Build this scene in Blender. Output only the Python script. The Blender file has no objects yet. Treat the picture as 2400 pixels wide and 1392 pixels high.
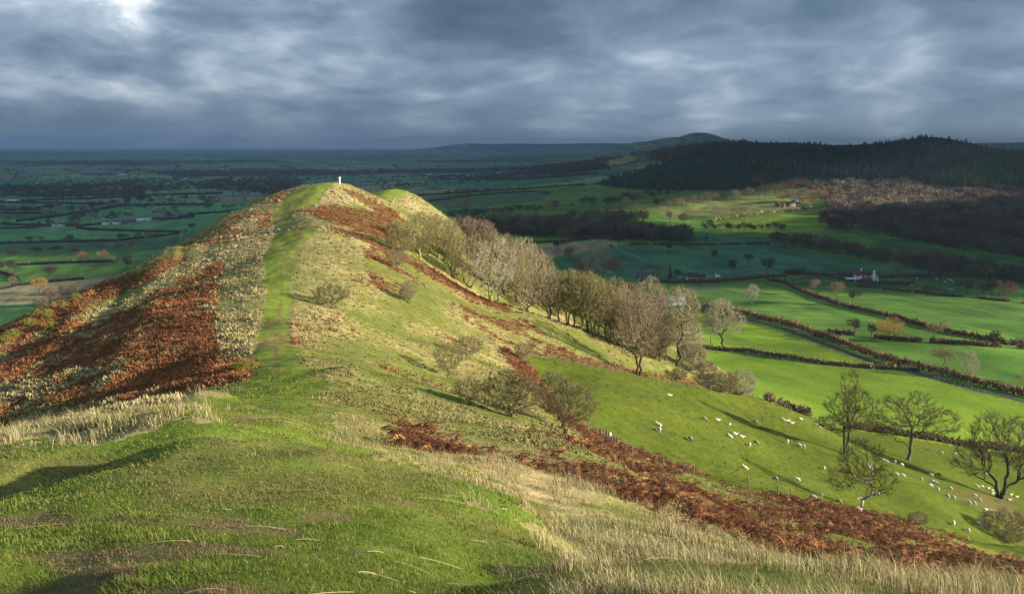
import bpy, math, random
import numpy as np
sc = bpy.context.scene
COL = sc.collection
# ------------------------------------------------------------------ camera geometry (photo 2400 x 1392)
F = 2400.0; CU, CV = 1200.0, 696.0
PITCH = math.radians(8.32)
CP, SP = math.cos(PITCH), math.sin(PITCH)
def ray(u, v):
    a = (np.asarray(u, float)-CU)/F; b = -(np.asarray(v, float)-CV)/F
    return a, CP + b*SP, -SP + b*CP            # x, y, z of the viewing direction
def pix(u, v, D):                               # the point at depth D (world y) seen at (u, v)
    x, y, z = ray(u, v)
    return x/y*D, D, z/y*D
def proj(x, y, z):
    d = y*CP - z*SP; up = y*SP + z*CP
    d = np.where(d > 0.05, d, 0.05)
    return CU + F*x/d, CV - F*up/d
# ------------------------------------------------------------------ noise
def _h(ix, iy, s):
    n = (ix.astype(np.int64)*374761393 + iy.astype(np.int64)*668265263 + s*982451653) & 0xFFFFFFFF
    n = ((n ^ (n >> 13))*1274126177) & 0xFFFFFFFF
    n = (n ^ (n >> 16)) & 0xFFFFFFFF
    return n.astype(np.float64)/4294967295.0
def vnoise(x, y, s=0):
    x = np.asarray(x, float); y = np.asarray(y, float)
    ix = np.floor(x); iy = np.floor(y); fx = x-ix; fy = y-iy
    fx = fx*fx*(3-2*fx); fy = fy*fy*(3-2*fy)
    a = _h(ix, iy, s); b = _h(ix+1, iy, s); c = _h(ix, iy+1, s); d = _h(ix+1, iy+1, s)
    return (a+(b-a)*fx)*(1-fy) + (c+(d-c)*fx)*fy
def fbm(x, y, s=0, o=4):
    t = 0; a = 0.5; n = 0
    for i in range(o):
        t = t + a*vnoise(x, y, s+i*17); n += a
        x, y = x*1.9+3.1*i+y*0.35, y*1.9+1.7*i-x*0.33; a *= 0.5
    return t/n                                  # 0..1
def sstep(e0, e1, x):
    t = np.clip((x-e0)/(e1-e0), 0, 1); return t*t*(3-2*t)
# ------------------------------------------------------------------ terrain
CREST = [(0,0,-40,6,-1.2),(0,0,0,0,-1.7)]
cr = []
for u, v, D in [(560,1200,14),(600,1100,24),(630,1000,40),(640,930,60),(640,870,85),(640,800,110),(640,740,135),(645,690,155),
                (650,640,175),(665,590,195),(690,545,215),(705,513,232),(706,531,250),(699,507,268),(690,480,285),(728,447,318),(765,430,335),
                (810,442,355),(870,480,400),(905,452,440),(925,450,452),(955,470,480),(980,560,560),(1000,640,680)]:
    cr.append(pix(u, v, D))
cr = [(3,-60,-1.0),(0,0,-1.72),(-.9,6.5,-3.05)] + cr
CY = np.array([c[1] for c in cr]); CX = np.array([c[0] for c in cr]); CZ = np.array([c[2] for c in cr])
def pchip(xs, ys):
    h = np.diff(xs); d = np.diff(ys)/h; m = np.zeros(len(xs))
    for i in range(1, len(xs)-1):
        if d[i-1]*d[i] > 0:
            w1 = 2*h[i]+h[i-1]; w2 = h[i]+2*h[i-1]; m[i] = (w1+w2)/(w1/d[i-1]+w2/d[i])
    m[0] = d[0]; m[-1] = d[-1]
    def f(x):
        x = np.clip(np.asarray(x, float), xs[0], xs[-1]); i = np.clip(np.searchsorted(xs, x)-1, 0, len(xs)-2)
        t = (x-xs[i])/h[i]; t2 = t*t; t3 = t2*t
        return ys[i]*(2*t3-3*t2+1)+h[i]*m[i]*(t3-2*t2+t)+ys[i+1]*(3*t2-2*t3)+h[i]*m[i+1]*(t3-t2)
    return f
fx_, fz_ = pchip(CY, CX), pchip(CY, CZ)
def lut(pts):
    a = np.array(pts, float); f = pchip(a[:,0], a[:,1]); return f
sR_ = lut([(-60,.12),(0,.16),(10,.22),(20,.28),(35,.36),(60,.42),(120,.42),(200,.42),(240,.42),(262,.5),(330,.52),(450,.5),(700,.4)])
wR_ = lut([(-60,14),(0,10),(20,8),(60,7),(130,7),(200,8),(232,5),(335,6),(450,8),(700,20)])
sL_ = lut([(-60,.05),(0,.03),(40,.05),(70,.1),(95,.2),(150,.2),(230,.2),(300,.22),(335,.3),(370,.4),(700,.3)])
shL_ = lut([(-60,-30),(0,-24),(45,-22),(75,-24),(95,-62),(130,-78),(160,-84),(230,-80),(300,-82),(335,-84),(380,-90),(450,-100),(700,-150)])
def softplus(t, k): return k*np.logaddexp(0, t/k)
def ridge(x, y):
    xc = fx_(y); zc = fz_(y); d = x-xc
    w = wR_(y); R = sR_(y)*(np.sqrt(d*d+w*w)-w)
    wl = 6.0; L = sL_(y)*(np.sqrt(d*d+wl*wl)-wl) + 0.42*(softplus(shL_(y)-x, 3.0)-softplus(shL_(y)-xc, 3.0))
    z = zc - np.where(d > 0, R, L)
    far = np.maximum(np.abs(y-90)-610, 0)
    z = z - 0.25*far
    # combe on the right between the first knoll's rib and the summit
    c = np.exp(-((y-272)/22.0)**2)*sstep(6, 40, d)*sstep(260, 60, d)
    return z - 9*c
class RBF:
    def __init__(s, pts, vals, c, lin=False, lam=0.0):
        s.p = np.array(pts, float); s.c = c; s.lin = lin; n = len(s.p); vals = np.array(vals, float)
        s.m = vals.mean() if lin else 0.0
        A = s.k(s.p)
        if lin:
            P = np.c_[np.ones(n), s.p]; M = np.zeros((n+3, n+3)); M[:n,:n] = A+lam*np.eye(n); M[:n,n:] = P; M[n:,:n] = P.T
            s.w = np.linalg.solve(M, np.r_[vals, np.zeros(3)])
        else:
            s.w = np.linalg.solve(A+lam*np.eye(n), vals)
    def k(s, q):
        d = ((q[:,None,:]-s.p[None])**2).sum(-1)
        return -np.sqrt(d+s.c*s.c) if s.lin else np.exp(-d/(s.c*s.c))
    def __call__(s, q):
        out = np.empty(len(q)); n = len(s.p)
        for i in range(0, len(q), 40000):
            k = s.k(q[i:i+40000]); r = k@s.w[:n]
            if s.lin: r = r + s.w[n] + q[i:i+40000]@s.w[n+1:]
            out[i:i+40000] = r
        return out
def dom(x, y):
    r = np.hypot(x, y); th = np.arctan2(x, y)
    return np.c_[th*3.0, np.log(r+6.0)*2.0]
VP = [  # valley, plain and far hills: (u, v, depth)
 (2340,1160,244),(2120,1080,247),(2240,1050,275),(2380,920,360),(1900,975,272),(1780,930,275),(1900,900,350),(1700,900,340),(2100,860,400),(1740,740,540),
 (1700,690,640),(2000,690,640),(2300,800,460),(1630,655,735),(2025,650,740),(1800,600,870),(2150,620,780),(2380,640,760),(1500,560,1000),(1800,545,1050),
 (1300,575,950),(1600,530,1150),(1850,520,1150),(1700,490,1350),(1850,480,1400),(1700,455,1600),(1300,470,1500),(1100,500,1250),
 (1800,442,1700),(2380,600,860),(2380,500,1150),(2380,440,1500),(2100,430,1620),(2200,470,1400),(2000,560,980),(2200,560,960),
 # wooded hill
 (1600,440,1900),(2000,425,1750),(1450,432,2100),(1600,405,2150),(1800,395,2150),(2100,385,2150),(2300,395,1900),(2400,400,1700),
 (1500,400,2500),(1600,376,2600),(1660,352,2650),(1720,338,2700),(1810,341,2700),(1900,341,2700),(1970,350,2700),(2040,345,2700),(2100,336,2650),(2150,328,2600),(2200,331,2600),(2280,347,2550),(2340,362,2500),(2400,364,2400),(2600,350,2300),(2800,380,2000),
 (1800,380,3600),(2100,372,3600),(2400,375,3500),(1600,385,3500),
 # hill behind it
 (1300,402,3500),(1400,398,3400),(1460,376,3700),(1500,366,3800),(1560,352,4000),(1600,348,4000),(1660,350,4000),(1750,362,4200),(1500,372,5000),(1600,364,5400),
 # plain
 (1240,425,2600),(1200,412,3500),(1240,396,5000),(1200,384,7000),(1000,430,3000),(1000,470,1900),(900,420,4000),
 (0,640,1080),(0,550,1560),(200,500,2050),(0,450,3000),(400,430,3700),(600,410,4900),(300,390,7000),(0,380,9000),(800,385,7800),
 (100,362,16000),(700,362,16000),(1200,362,14000),(2300,356,14000),(0,349,60000),(600,349,60000),(1200,349,60000),(1800,349,60000),(2400,349,60000),(100,700,900),(-300,800,750),(-300,600,1300),(-300,480,2600),(2700,600,900),(2700,900,400),(2700,1200,250),(2700,450,1600),
]
vp = [pix(*p) for p in VP]
vp += [(-260,0,-132),(-300,200,-132),(-290,400,-133),(-200,520,-133),(-60,760,-118),(150,-100,-86),(140,0,-85),(140,120,-84),(300,-300,-88),(-300,-300,-132),(0,-500,-110),(600,0,-88)]
vp = np.array(vp)
VR = RBF(dom(vp[:,0], vp[:,1]), vp[:,2], 0.22, lin=True, lam=0.0)
def bump(x, y, u, D, top, wx, wy):
    x0, y0, z0 = pix(u, top, D)
    return x0, y0, z0, wx, wy
BUMPS = [bump(0,0,1640,13500,311,520,900), bump(0,0,1590,13000,322,650,900), bump(0,0,1540,12800,331,500,900), bump(0,0,1700,13600,328,700,900),
         bump(0,0,1110,20000,336,900,900), bump(0,0,1180,21000,338,1500,900), bump(0,0,1420,21000,337,2400,900), bump(0,0,2310,15000,337,900,800), bump(0,0,2450,15000,334,900,900), bump(0,0,2180,16000,340,1000,900)]
def valley(x, y):
    z = VR(dom(x, y))
    r = np.hypot(x, y)
    for x0, y0, z0, wx, wy in BUMPS:
        h = z0+137
        e = np.exp(-((x-x0)/wx)**2-((y-y0)/wy)**2)
        z = np.maximum(z, -137 + h*e + (z+137)*(1-e))
    roll = (fbm(x/420.0, y/420.0, 5, 3)-.5)*9*sstep(900, 4000, r) + (fbm(x/2600.0, y/2600.0, 9, 3)-.5)*36*sstep(5000, 14000, r)
    return z + roll
RP = [  # residual control of the near hill
 (0,1392,7.5),(1000,1392,8.5),(1200,1392,11),(0,1300,10),(0,1200,16),(0,1100,28),(0,1012,45),(300,958,55),(480,925,66),(600,893,76),(-150,1100,26),(-200,1300,9),
 (1250,1250,25),(1500,1392,16),(2000,1392,22),(2380,1392,30),(1900,1300,38),(1600,1200,44),(1300,1100,46),(1000,1000,56),(2200,1340,52),(2600,1392,34),
 (1000,932,84),(1100,952,88),(1200,976,92),(1350,1018,97),(1450,1072,94),(1600,1112,100),(1760,1152,106),(2000,1200,112),(2200,1252,118),(2400,1296,124),(760,893,76),(860,890,80),
 (0,900,122),(0,1000,95),(300,930,98),(0,800,161),(0,766,178),(200,684,205),(400,592,228),(560,512,292),(640,466,318),(510,700,150),(510,800,118),(300,700,180),(300,820,125),
 (1000,700,196),(1000,800,160),(1000,880,128),(830,547,234),(900,562,235),(960,598,237),(1040,648,236),(1100,690,236),(1180,712,237),(1260,742,240),(1400,800,243),(1460,816,246),
 (1300,800,210),(1240,832,190),(1480,880,214),(1500,900,198),(1700,1000,188),(1400,960,150),(1500,1040,140),(1430,1035,126),(1750,1110,146),(2000,1192,156),(2350,1240,192),(2200,1150,200),(1850,1080,185),
 (2000,1260,80),(2000,1300,62),(1600,1150,72),(1750,1220,68),(1800,1300,46),(1400,1060,70),(1400,1100,52),(2300,1320,88),(2200,1290,90),(2400,1345,72),(1200,1010,64),(1850,1190,94),(2600,1400,80),(2600,1330,130),
 (1200,640,330),(1300,720,330),(1500,800,330),(1200,650,450),(1300,720,450),(1100,575,450),(1400,780,420),
 (1640,884,240),(1700,908,238),(1780,938,236),(1900,985,234),(1980,1040,236),(1640,935,290),(1760,975,280),(1850,1000,290),(1560,870,300),
 (844,455,334),(861,461,334),(887,478,332),(905,488,331),(927,501,328),(815,438,337),(980,540,330),(800,500,292),(900,540,282),(730,490,288),(1050,512,452),(1000,472,452),(880,456,448),(1060,560,400),
]
rp = np.array([pix(*p) for p in RP])
_b = ridge(rp[:,0], rp[:,1])
_v = valley(rp[:,0], rp[:,1])
def smax(a, b, k): return np.maximum(a, b) + k*np.log1p(np.exp(-np.abs(a-b)/k))
RR = RBF(dom(rp[:,0], rp[:,1]), rp[:,2]-_b, 0.30, lam=0.02)
def height0(x, y):
    x = np.asarray(x, float).ravel(); y = np.asarray(y, float).ravel()
    r = ridge(x, y); r = r + RR(dom(x, y))*sstep(-2.5, 3, y)
    v = valley(x, y)
    z = smax(r, v, 2.5)
    rel = sstep(-3, 8, r-v); rr = np.hypot(x, y)
    hum = (fbm(x/9.0, y/9.0, 31, 3)-.5)*1.1*sstep(3, 30, rr) + (fbm(x/2.2, y/2.2, 37, 3)-.5)*.30*sstep(1, 6, rr)
    fld = (fbm(x/60.0, y/60.0, 41, 3)-.5)*2.0*sstep(60, 200, rr)
    return z + rel*hum + (1-rel)*fld
def H(x, y): return float(height0(np.array([x]), np.array([y]))[0])
def hit(us, vs, dmin=2.0, dmax=30000.0):
    """first meeting of the viewing rays with the ground beyond depth dmin -> x, y, z arrays"""
    us = np.atleast_1d(np.asarray(us, float)); vs = np.atleast_1d(np.asarray(vs, float)); dmin = np.broadcast_to(np.asarray(dmin, float), us.shape)
    a, b, c = ray(us, vs); n = len(us)
    lo = dmin.copy(); found = np.full(n, np.nan); prev = lo.copy()
    act = np.ones(n, bool); d = lo.copy()
    for it in range(420):
        dn = d*1.018+.15
        i = np.where(act)[0]
        if len(i) == 0: break
        x = a[i]/b[i]*dn[i]; z = c[i]/b[i]*dn[i]
        below = height0(x, dn[i]) > z
        if it == 0: pass
        for j in i[below]:
            found[j] = 1
        k = i[below]
        if len(k):
            l, h = d[k].copy(), dn[k].copy()
            for _ in range(14):
                m = (l+h)/2; zz = c[k]/b[k]*m; bl = height0(a[k]/b[k]*m, m) > zz
                h = np.where(bl, m, h); l = np.where(bl, l, m)
            found[k] = (l+h)/2; act[k] = False
        act &= dn < dmax
        d = dn
    y = found
    x = a/b*y; z = c/b*y
    return x, y, np.where(np.isnan(y), np.nan, height0(np.nan_to_num(x), np.nan_to_num(y, nan=1.0)))
# ------------------------------------------------------------------ polar ground grid
def evenlen(a): return a if len(a) % 2 == 1 else a[:-1]
TH = np.radians(np.concatenate([np.arange(-180, -35, 3.0), np.arange(-35, 36.0001, 0.069), np.arange(38, 180.01, 3.0)]))
TH[-1] = math.pi
rr = [1.0]
while rr[-1] < 62000:
    rr.append(rr[-1]*1.0066)
RR_ = np.array(rr)
TH = evenlen(TH); RR_ = evenlen(RR_)
if abs(TH[-1]-math.pi) > 1e-9: TH = np.append(TH[:-1], math.pi)
def up2(a, axis):
    a = np.moveaxis(a, axis, 0); n = len(a)
    p = np.concatenate([2*a[:1]-a[1:2], a, 2*a[-1:]-a[-2:-1]])
    out = np.empty((2*n-1,)+a.shape[1:]); out[0::2] = a
    out[1::2] = (-p[:-3]+9*p[1:-2]+9*p[2:-1]-p[3:])/16.0
    return np.moveaxis(out, 0, axis)
def smooth_parts(x, y):
    r = ridge(x, y) + RR(dom(x, y))*sstep(-2.5, 3, y); v = valley(x, y)
    return r, v
GT, GR = np.meshgrid(TH, RR_)
gx = GR*np.sin(GT); gy = GR*np.cos(GT)
sx, sy = gx[::2, ::2], gy[::2, ::2]
r_, v_ = smooth_parts(sx.ravel(), sy.ravel())
r_ = up2(up2(r_.reshape(sx.shape), 0), 1); v_ = up2(up2(v_.reshape(sx.shape), 0), 1)
GRIDR, GRIDV = r_, v_
BANKS = [([(-9,19.),(-5,18.2),(-2.5,19.2),(-.8,20.3),(.8,20.6)], .62, 1.9), ([(-16,27.),(-10.5,26.),(-9,28.),(-10.8,34),(-8.8,39)], .95, 2.6), ([(-20,36),(-13,35.5),(-9.,37.5)], .5, 2.2), ([(-11,24),(-6.5,23),(-4,23.6)], .45, 1.7)]
def bank_h(x, y, P, h, w):
    best = np.full(np.shape(x), 1e9); sg = np.zeros(np.shape(x)); en = np.zeros(np.shape(x)); n = len(P)-1
    for k in range(n):
        (x1, y1), (x2, y2) = P[k], P[k+1]; dx, dy = x2-x1, y2-y1; L = math.hypot(dx, dy); t = np.clip(((x-x1)*dx+(y-y1)*dy)/(L*L), 0, 1); d = np.hypot(x-x1-t*dx, y-y1-t*dy); m = d < best
        best = np.where(m, d, best); sg = np.where(m, (dx*(y-y1)-dy*(x-x1))/L, sg); en = np.where(m, (k+t)/n, en)
    wob = .6+.8*fbm(x/2.5, y/2.5, 45, 2)
    return h*wob*sstep(0, .22, en)*sstep(1, .78, en)*np.where(sg > 0, np.exp(-(best/(w*.45))**2), np.exp(-(best/(w*2.2))**2))
def relief(x, y, r, v):
    rel = sstep(-3, 8, r-v); q = np.hypot(x, y)
    hum = (fbm(x/9.0, y/9.0, 31, 3)-.5)*1.1*sstep(3, 30, q) + (fbm(x/2.2, y/2.2, 37, 3)-.5)*.34*sstep(1, 6, q)
    # broken, furrowed ground on the left flank, runnels down the right one
    d = x-fx_(y)
    fur = (fbm((x+.25*y)/5.0, y/40.0, 61, 3)-.5)*2.2*sstep(-8, -30, d)*sstep(70, 100, y)*sstep(420, 300, y)
    run = (fbm(x/30.0, (y-.3*x)/7.0, 67, 3)-.5)*1.0*sstep(8, 40, d)*sstep(60, 120, y)*sstep(500, 300, y)
    fld = (fbm(x/60.0, y/60.0, 41, 3)-.5)*1.6*sstep(60, 200, q)*sstep(900, 400, q)
    for A in BANKS: hum = hum + bank_h(x, y, *A)
    hum = hum + .75*np.exp(-((x+12.6)/2.2)**2-((y-80)/2.6)**2)
    return rel*(hum+fur+run) + (1-rel)*fld
GZ = smax(r_, v_, 2.5) + relief(gx, gy, r_, v_)
LR0 = math.log(RR_[0]); DLR = math.log(RR_[1]/RR_[0])
def gidx(x, y):
    r = np.clip(np.hypot(x, y), RR_[0], RR_[-1]*.9999); t = np.arctan2(x, y)
    fi = (np.log(r)-LR0)/DLR; i = np.clip(fi.astype(int), 0, len(RR_)-2); fi = fi-i
    j = np.clip(np.searchsorted(TH, t)-1, 0, len(TH)-2); fj = (t-TH[j])/(TH[j+1]-TH[j])
    return i, j, fi, fj
def gsamp(A, x, y):
    i, j, a, b = gidx(x, y)
    return (A[i, j]*(1-a)+A[i+1, j]*a)*(1-b) + (A[i, j+1]*(1-a)+A[i+1, j+1]*a)*b
def height0(x, y): return gsamp(GZ, np.asarray(x, float).ravel(), np.asarray(y, float).ravel())
# ------------------------------------------------------------------ land cover
def inpoly(u, v, P):
    P = np.array(P, float); n = len(P); ins = np.zeros(u.shape, bool)
    for k in range(n):
        x1, y1 = P[k]; x2, y2 = P[(k+1) % n]
        if y1 == y2: continue
        c = (y1 > v) != (y2 > v)
        ins ^= c & (u < (x2-x1)*(v-y1)/(y2-y1)+x1)
    return ins
def band(u, v, pts):                              # distance (in half widths) to a polyline of (u, v, half width)
    best = np.full(u.shape, 9.0)
    for (u1, v1, w1), (u2, v2, w2) in zip(pts[:-1], pts[1:]):
        dx, dy = u2-u1, v2-v1; t = np.clip(((u-u1)*dx+(v-v1)*dy)/(dx*dx+dy*dy), 0, 1)
        best = np.minimum(best, np.hypot(u-u1-t*dx, v-v1-t*dy)/(w1+(w2-w1)*t))
    return best
C = dict(turf=(.135,.185,.025), lawn=(.165,.225,.028), grass=(.195,.180,.044), straw=(.44,.35,.18), rust=(.135,.058,.026), dead=(.16,.105,.06),
         past=(.092,.122,.013), lime=(.150,.240,.020), green=(.085,.178,.028), teal=(.036,.135,.072), dark=(.045,.115,.035), tan=(.26,.225,.115), mud=(.19,.11,.06), yellow=(.17,.20,.055),
         plain=(.058,.200,.062), asphalt=(.07,.07,.075), brown=(.15,.10,.07))
# (colour, depth from, depth to, polygon in photo coordinates)
FIELDS = [
 ('lime',150,640,[(1200,780),(2600,780),(2600,1400),(1200,1100)]),
 ('green',560,2300,[(940,560),(940,470),(1250,440),(1400,436),(1700,440),(2030,428),(2430,440),(2430,660),(1400,660),(1100,640)]),
 ('yellow',1250,2000,[(1480,486),(1640,468),(1770,446),(1890,438),(1960,446),(1900,468),(1700,478),(1540,497)]),
 ('green',300,1700,[(1200,640),(1480,656),(1850,640),(2500,640),(2700,1000),(1400,1000),(1200,800)]),
 ('dark',560,900,[(1830,655),(1960,640),(2200,648),(2500,640),(2500,700),(2250,690),(2000,672),(1860,668)]),
 ('lime',250,640,[(1600,735),(1700,730),(1790,758),(1900,790),(2000,822),(2110,862),(2050,864),(1930,852),(1800,832),(1660,818),(1560,800)]),
 ('past',150,420,[(1200,820),(1480,875),(1780,932),(1905,978),(2000,1008),(2240,1045),(2500,1080),(2500,1340),(2200,1252),(2000,1196),(1760,1152),(1600,1112),(1400,1045),(1330,950)]),
 ('lime',200,500,[(1560,822),(1700,828),(1950,858),(2110,872),(2240,900),(2500,950),(2500,1068),(2240,1040),(2000,1004),(1905,974),(1785,928),(1640,870)]),
 ('teal',650,1100,[(1300,600),(1440,574),(1530,574),(1700,570),(1825,573),(1960,604),(2190,638),(2190,648),(1960,640),(1840,644),(1650,660),(1480,652),(1320,640)]),
 ('teal',850,1400,[(1150,548),(1200,543),(1400,552),(1500,560),(1820,570),(1800,558),(1640,545),(1500,535),(1200,530)]),
 ('tan',800,1200,[(1210,580),(1400,563),(1475,570),(1420,582),(1290,604),(1200,615)]),
 ('green',1000,1900,[(1040,495),(1250,480),(1440,462),(1600,445),(1780,440),(1770,456),(1620,470),(1450,500),(1250,520),(1050,525)]),
 ('yellow',1000,1800,[(1540,497),(1700,478),(1850,463),(1930,470),(1900,480),(1780,496),(1650,507),(1560,512)]),
 ('lime',900,1700,[(1660,522),(1830,505),(1900,494),(1960,500),(1930,540),(1840,546),(1740,545),(1680,538)]),
 ('green',1300,2600,[(1000,480),(1250,462),(1420,452),(1420,440),(1250,445),(1000,460)]),
 ('dark',1300,2600,[(1000,462),(1180,450),(1290,452),(1270,470),(1050,492)]),
 ('teal',1800,4500,[(980,440),(1060,438),(1180,434),(1340,426),(1440,408),(1520,398),(1440,394),(1380,402),(1200,410),(1000,420)]),
 ('brown',1800,2600,[(980,447),(1090,444),(1090,440),(980,443)]),
 ('yellow',3000,4300,[(1395,392),(1420,375),(1485,363),(1495,374),(1450,388)]),
 ('dark',600,1400,[(2000,545),(2170,560),(2330,600),(2400,612),(2400,640),(2200,600),(2060,575)]),
 # left plain
 ('plain',700,4000,[(-400,470),(600,470),(600,620),(-400,640)]),
 ('green',700,1500,[(-300,598),(150,592),(330,584),(330,612),(160,618),(-300,622)]),
 ('green',700,1500,[(-300,624),(160,618),(330,612),(300,640),(195,654),(100,662),(-300,680)]),
 ('tan',600,1500,[(-300,684),(100,664),(195,656),(260,650),(120,700),(60,712),(-300,730)]),
 ('dark',500,1500,[(-300,732),(60,714),(200,690),(200,780),(-300,780)]),  # the ridge's shadow at its foot, put into the ground colour
 ('dark',1000,1800,[(-300,572),(270,566),(420,548),(420,586),(150,591),(-300,596)]),
 ('dark',1400,2600,[(-300,478),(250,482),(300,484),(120,511),(-300,530)]),
 ('teal',2400,4200,[(-300,430),(170,440),(290,432),(330,424),(300,415),(-300,420)]),
]
def jit(x, y, s, n): return (fbm(x/s, y/s, n, 3)-.5)*2
def cover(x, y, r, v):
    """base colour of the land, and masks: pale tussock, bracken, short turf"""
    n = len(x); q = np.hypot(x, y); u, w = proj(x, y, gsamp(GZ, x, y) if n < 400000 else GZ.ravel())
    D = y; fr = (y > 2)
    c = np.empty((n, 3))
    # patchwork of far fields in a slanted, warped grid
    a = x*.93+y*.36+fbm(x/900., y/900., 71, 2)*500; b = -x*.36+y*.93+fbm(x/900., y/900., 73, 2)*500
    ca = np.floor(a/330.); cb = np.floor(b/(250.)+_h(ca, ca*0, 75)*1.0); k = _h(ca, cb, 77)
    pal = np.array([(.055,.20,.07),(.085,.24,.065),(.05,.18,.11),(.15,.22,.08),(.04,.13,.065),(.19,.135,.085),(.08,.23,.13),(.20,.23,.11)])
    c[:] = pal[np.clip((k*8).astype(int), 0, 7)]
    ea = np.minimum(a/330.-ca, 1-(a/330.-ca))*330.; fb = b/250.+_h(ca, ca*0, 75)-np.floor(b/250.+_h(ca, ca*0, 75)); eb = np.minimum(fb, 1-fb)*250.
    wd = fbm(x/1500., y/1100., 79, 3)
    far = sstep(1500, 2600, q)
    hedge = (np.minimum(ea, eb) < 7+q*.0016)
    c[hedge & (q > 1200)] = (.03,.04,.028)
    wood = (wd > .60) & (q > 2600)
    c[wood] = (.035,.04,.03)
    ju = jit(x, y, 14., 81)*3; jw = jit(x, y, 14., 83)*1.5
    for nm, d0, d1, P in FIELDS:
        m = fr & (D > d0) & (D < d1) & (r-v < 4)
        m[m] = inpoly(np.clip(u[m], -250, 2385), w[m], P)
        if nm == 'past': pm = m
        c[m] = C[nm]
    mot = (fbm(x/28., y/28., 121, 4)-.5)*.75+(fbm((x*.9+y*.2)/6., (y*.9-x*.2)/45., 123, 3)-.5)*.5
    line = np.sin((x*.25+y)*2*math.pi/16.)*.5*sstep(.35, .6, fbm(x/120., y/120., 125, 2))
    fk = sstep(250, 500, q)*(q < 4500)
    c *= np.clip(1+fk*(mot*1.5+.2*line), .5, 1.7)[:,None]; c += (fk*np.clip(mot, 0, 1)*.14)[:,None]*np.array([.5,.3,.02])
    # the wooded hill
    whill = fr & (D > 1400) & (D < 2900) & inpoly(u, w, [(1380,432),(1500,402),(1640,352),(1720,330),(2400,320),(2600,330),(2600,520),(2400,500),(2000,432),(1700,446),(1500,446)])
    c[whill] = (.045,.04,.03)
    ridge_m = sstep(-1, 4, r-v)*fr + (1-fr)*sstep(-1, 4, r-v)
    # ---- near hill
    d = x-fx_(y)
    n1 = fbm(x/2.0, y/2.0, 91, 3); n2 = fbm(x/9., y/9., 93, 4); n3 = fbm(x/.5, y/.5, 95, 3)
    straw = sstep(.42, .62, n2*.6+n1*.4)*.48; brk = np.zeros(n); turf = np.zeros(n); mud = np.zeros(n)
    near = sstep(95, 70, D)
    sunk = 0
    J = 34*np.clip(60/np.maximum(D, 8), .25, 2.6)*(1+.9*sstep(60, 35, D))
    un, wn = u+(jit(x, y, 2.2, 97)+jit(x, y, .5, 197)*.6)*J, w+(jit(x, y, 2.2, 99)+jit(x, y, .5, 199)*.6)*J*.7
    def Z(P, d0, d1): return inpoly(un, wn, P) & (D > d0) & (D < d1) & fr
    # near turf left, pale tall grass right
    tz = Z([(-900,1010),(-200,1055),(0,1052),(200,1000),(420,962),(600,905),(650,860),(720,880),(760,960),(800,1010),(880,1060),(1040,1110),(1130,1150),(1200,1230),(1230,1330),(1300,1500),(1200,3000),(-3000,3000)], 2, 95) | (q < 5)
    turf = np.where(tz, 1.0, 0.0)
    turf = np.maximum(turf, Z([(620,870),(760,880),(770,900),(720,960),(620,950)], 40, 110)*1.0)
    edge = Z([(-900,1100),(-200,1110),(0,1060),(200,1008),(420,964),(420,930),(0,985),(-900,1000)], 20, 75)
    straw = np.where(edge, .95, straw)
    pz = Z([(760,960),(830,1010),(1000,1080),(1130,1150),(1200,1240),(1230,1400),(1200,3000),(3500,3000),(3500,1500),(2400,1300),(2000,1200),(1600,1112),(1350,1016),(1100,950),(850,888),(770,890)], 4, 140) & ~tz
    straw = np.where(pz, sstep(.34, .60, n2*.55+n1*.45)*(.55+.45*sstep(60, 25, D))*(.35+.65*sstep(900, 1220, u-(w-1050)*.22)), straw)
    bz = Z([(850,1015),(1000,985),(1150,1005),(1350,1022),(1450,1066),(1600,1108),(2000,1196),(2400,1290),(2700,1330),(2700,1560),(2500,1580),(2300,1478),(2150,1408),(2000,1352),(1850,1288),(1700,1232),(1500,1172),(1400,1128),(1250,1078),(1050,1040),(900,1032)], 23, 150)
    bstr = .475+.125*sstep(1500, 1120, u)-.07*sstep(1600, 2000, u)
    brk = np.where(bz, sstep(bstr, bstr+.06, n2*.6+n1*.4), brk)
    # path of short green turf along the ridge
    p1 = band(u, w, [(650,872,66),(648,844,48),(637,800,36),(646,760,31),(652,716,28),(654,687,25),(647,644,26),(645,601,26),(660,575,26),(676,556,30),(705,535,30),(716,518,28),(712,506,20)])
    p2 = band(u, w, [(655,512,20),(663,506,20),(672,490,17),(682,472,16),(710,465,21),(735,457,20),(748,442,15),(757,430,12)])
    p3 = band(u, w, [(890,462,12),(915,452,14),(935,452,14)])
    pth = np.maximum(np.maximum(sstep(1.25, .85, p1+jit(x, y, 3., 101)*.15)*(D < 250)*(D > 60), sstep(1.2, .8, p2+jit(x, y, 3., 101)*.2)*(D > 250)*(D < 370)), sstep(1.2, .8, p3)*(D > 400))*fr
    trod = sstep(.5, .1, band(u, w, [(650,872,30),(648,830,18),(645,800,15),(654,740,10),(661,690,9),(659,650,9),(660,620,9),(674,590,12),(698,560,16),(712,535,17),(714,520,15)]))*(D > 60)*(D < 240)
    trod = np.maximum(trod, sstep(.8, .2, band(u, w, [(660,508,5),(680,478,6),(738,452,6),(752,438,5)]))*(D > 250)*(D < 360))*fr
    # left flank
    lb = Z([(512,650),(505,760),(525,860),(612,868),(600,893),(480,927),(300,960),(0,1012),(-900,1050),(-900,900),(0,778),(170,742),(330,690),(440,632),(540,595)], 78, 240)
    q_ = n2*.40+n1*.38+n3*.22+.06*sstep(250, 420, u)-.01; brk = np.where(lb, sstep(.44, .50, q_)*.9, brk); straw = np.where(lb, sstep(.47, .40, q_)*.8, straw)
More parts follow.
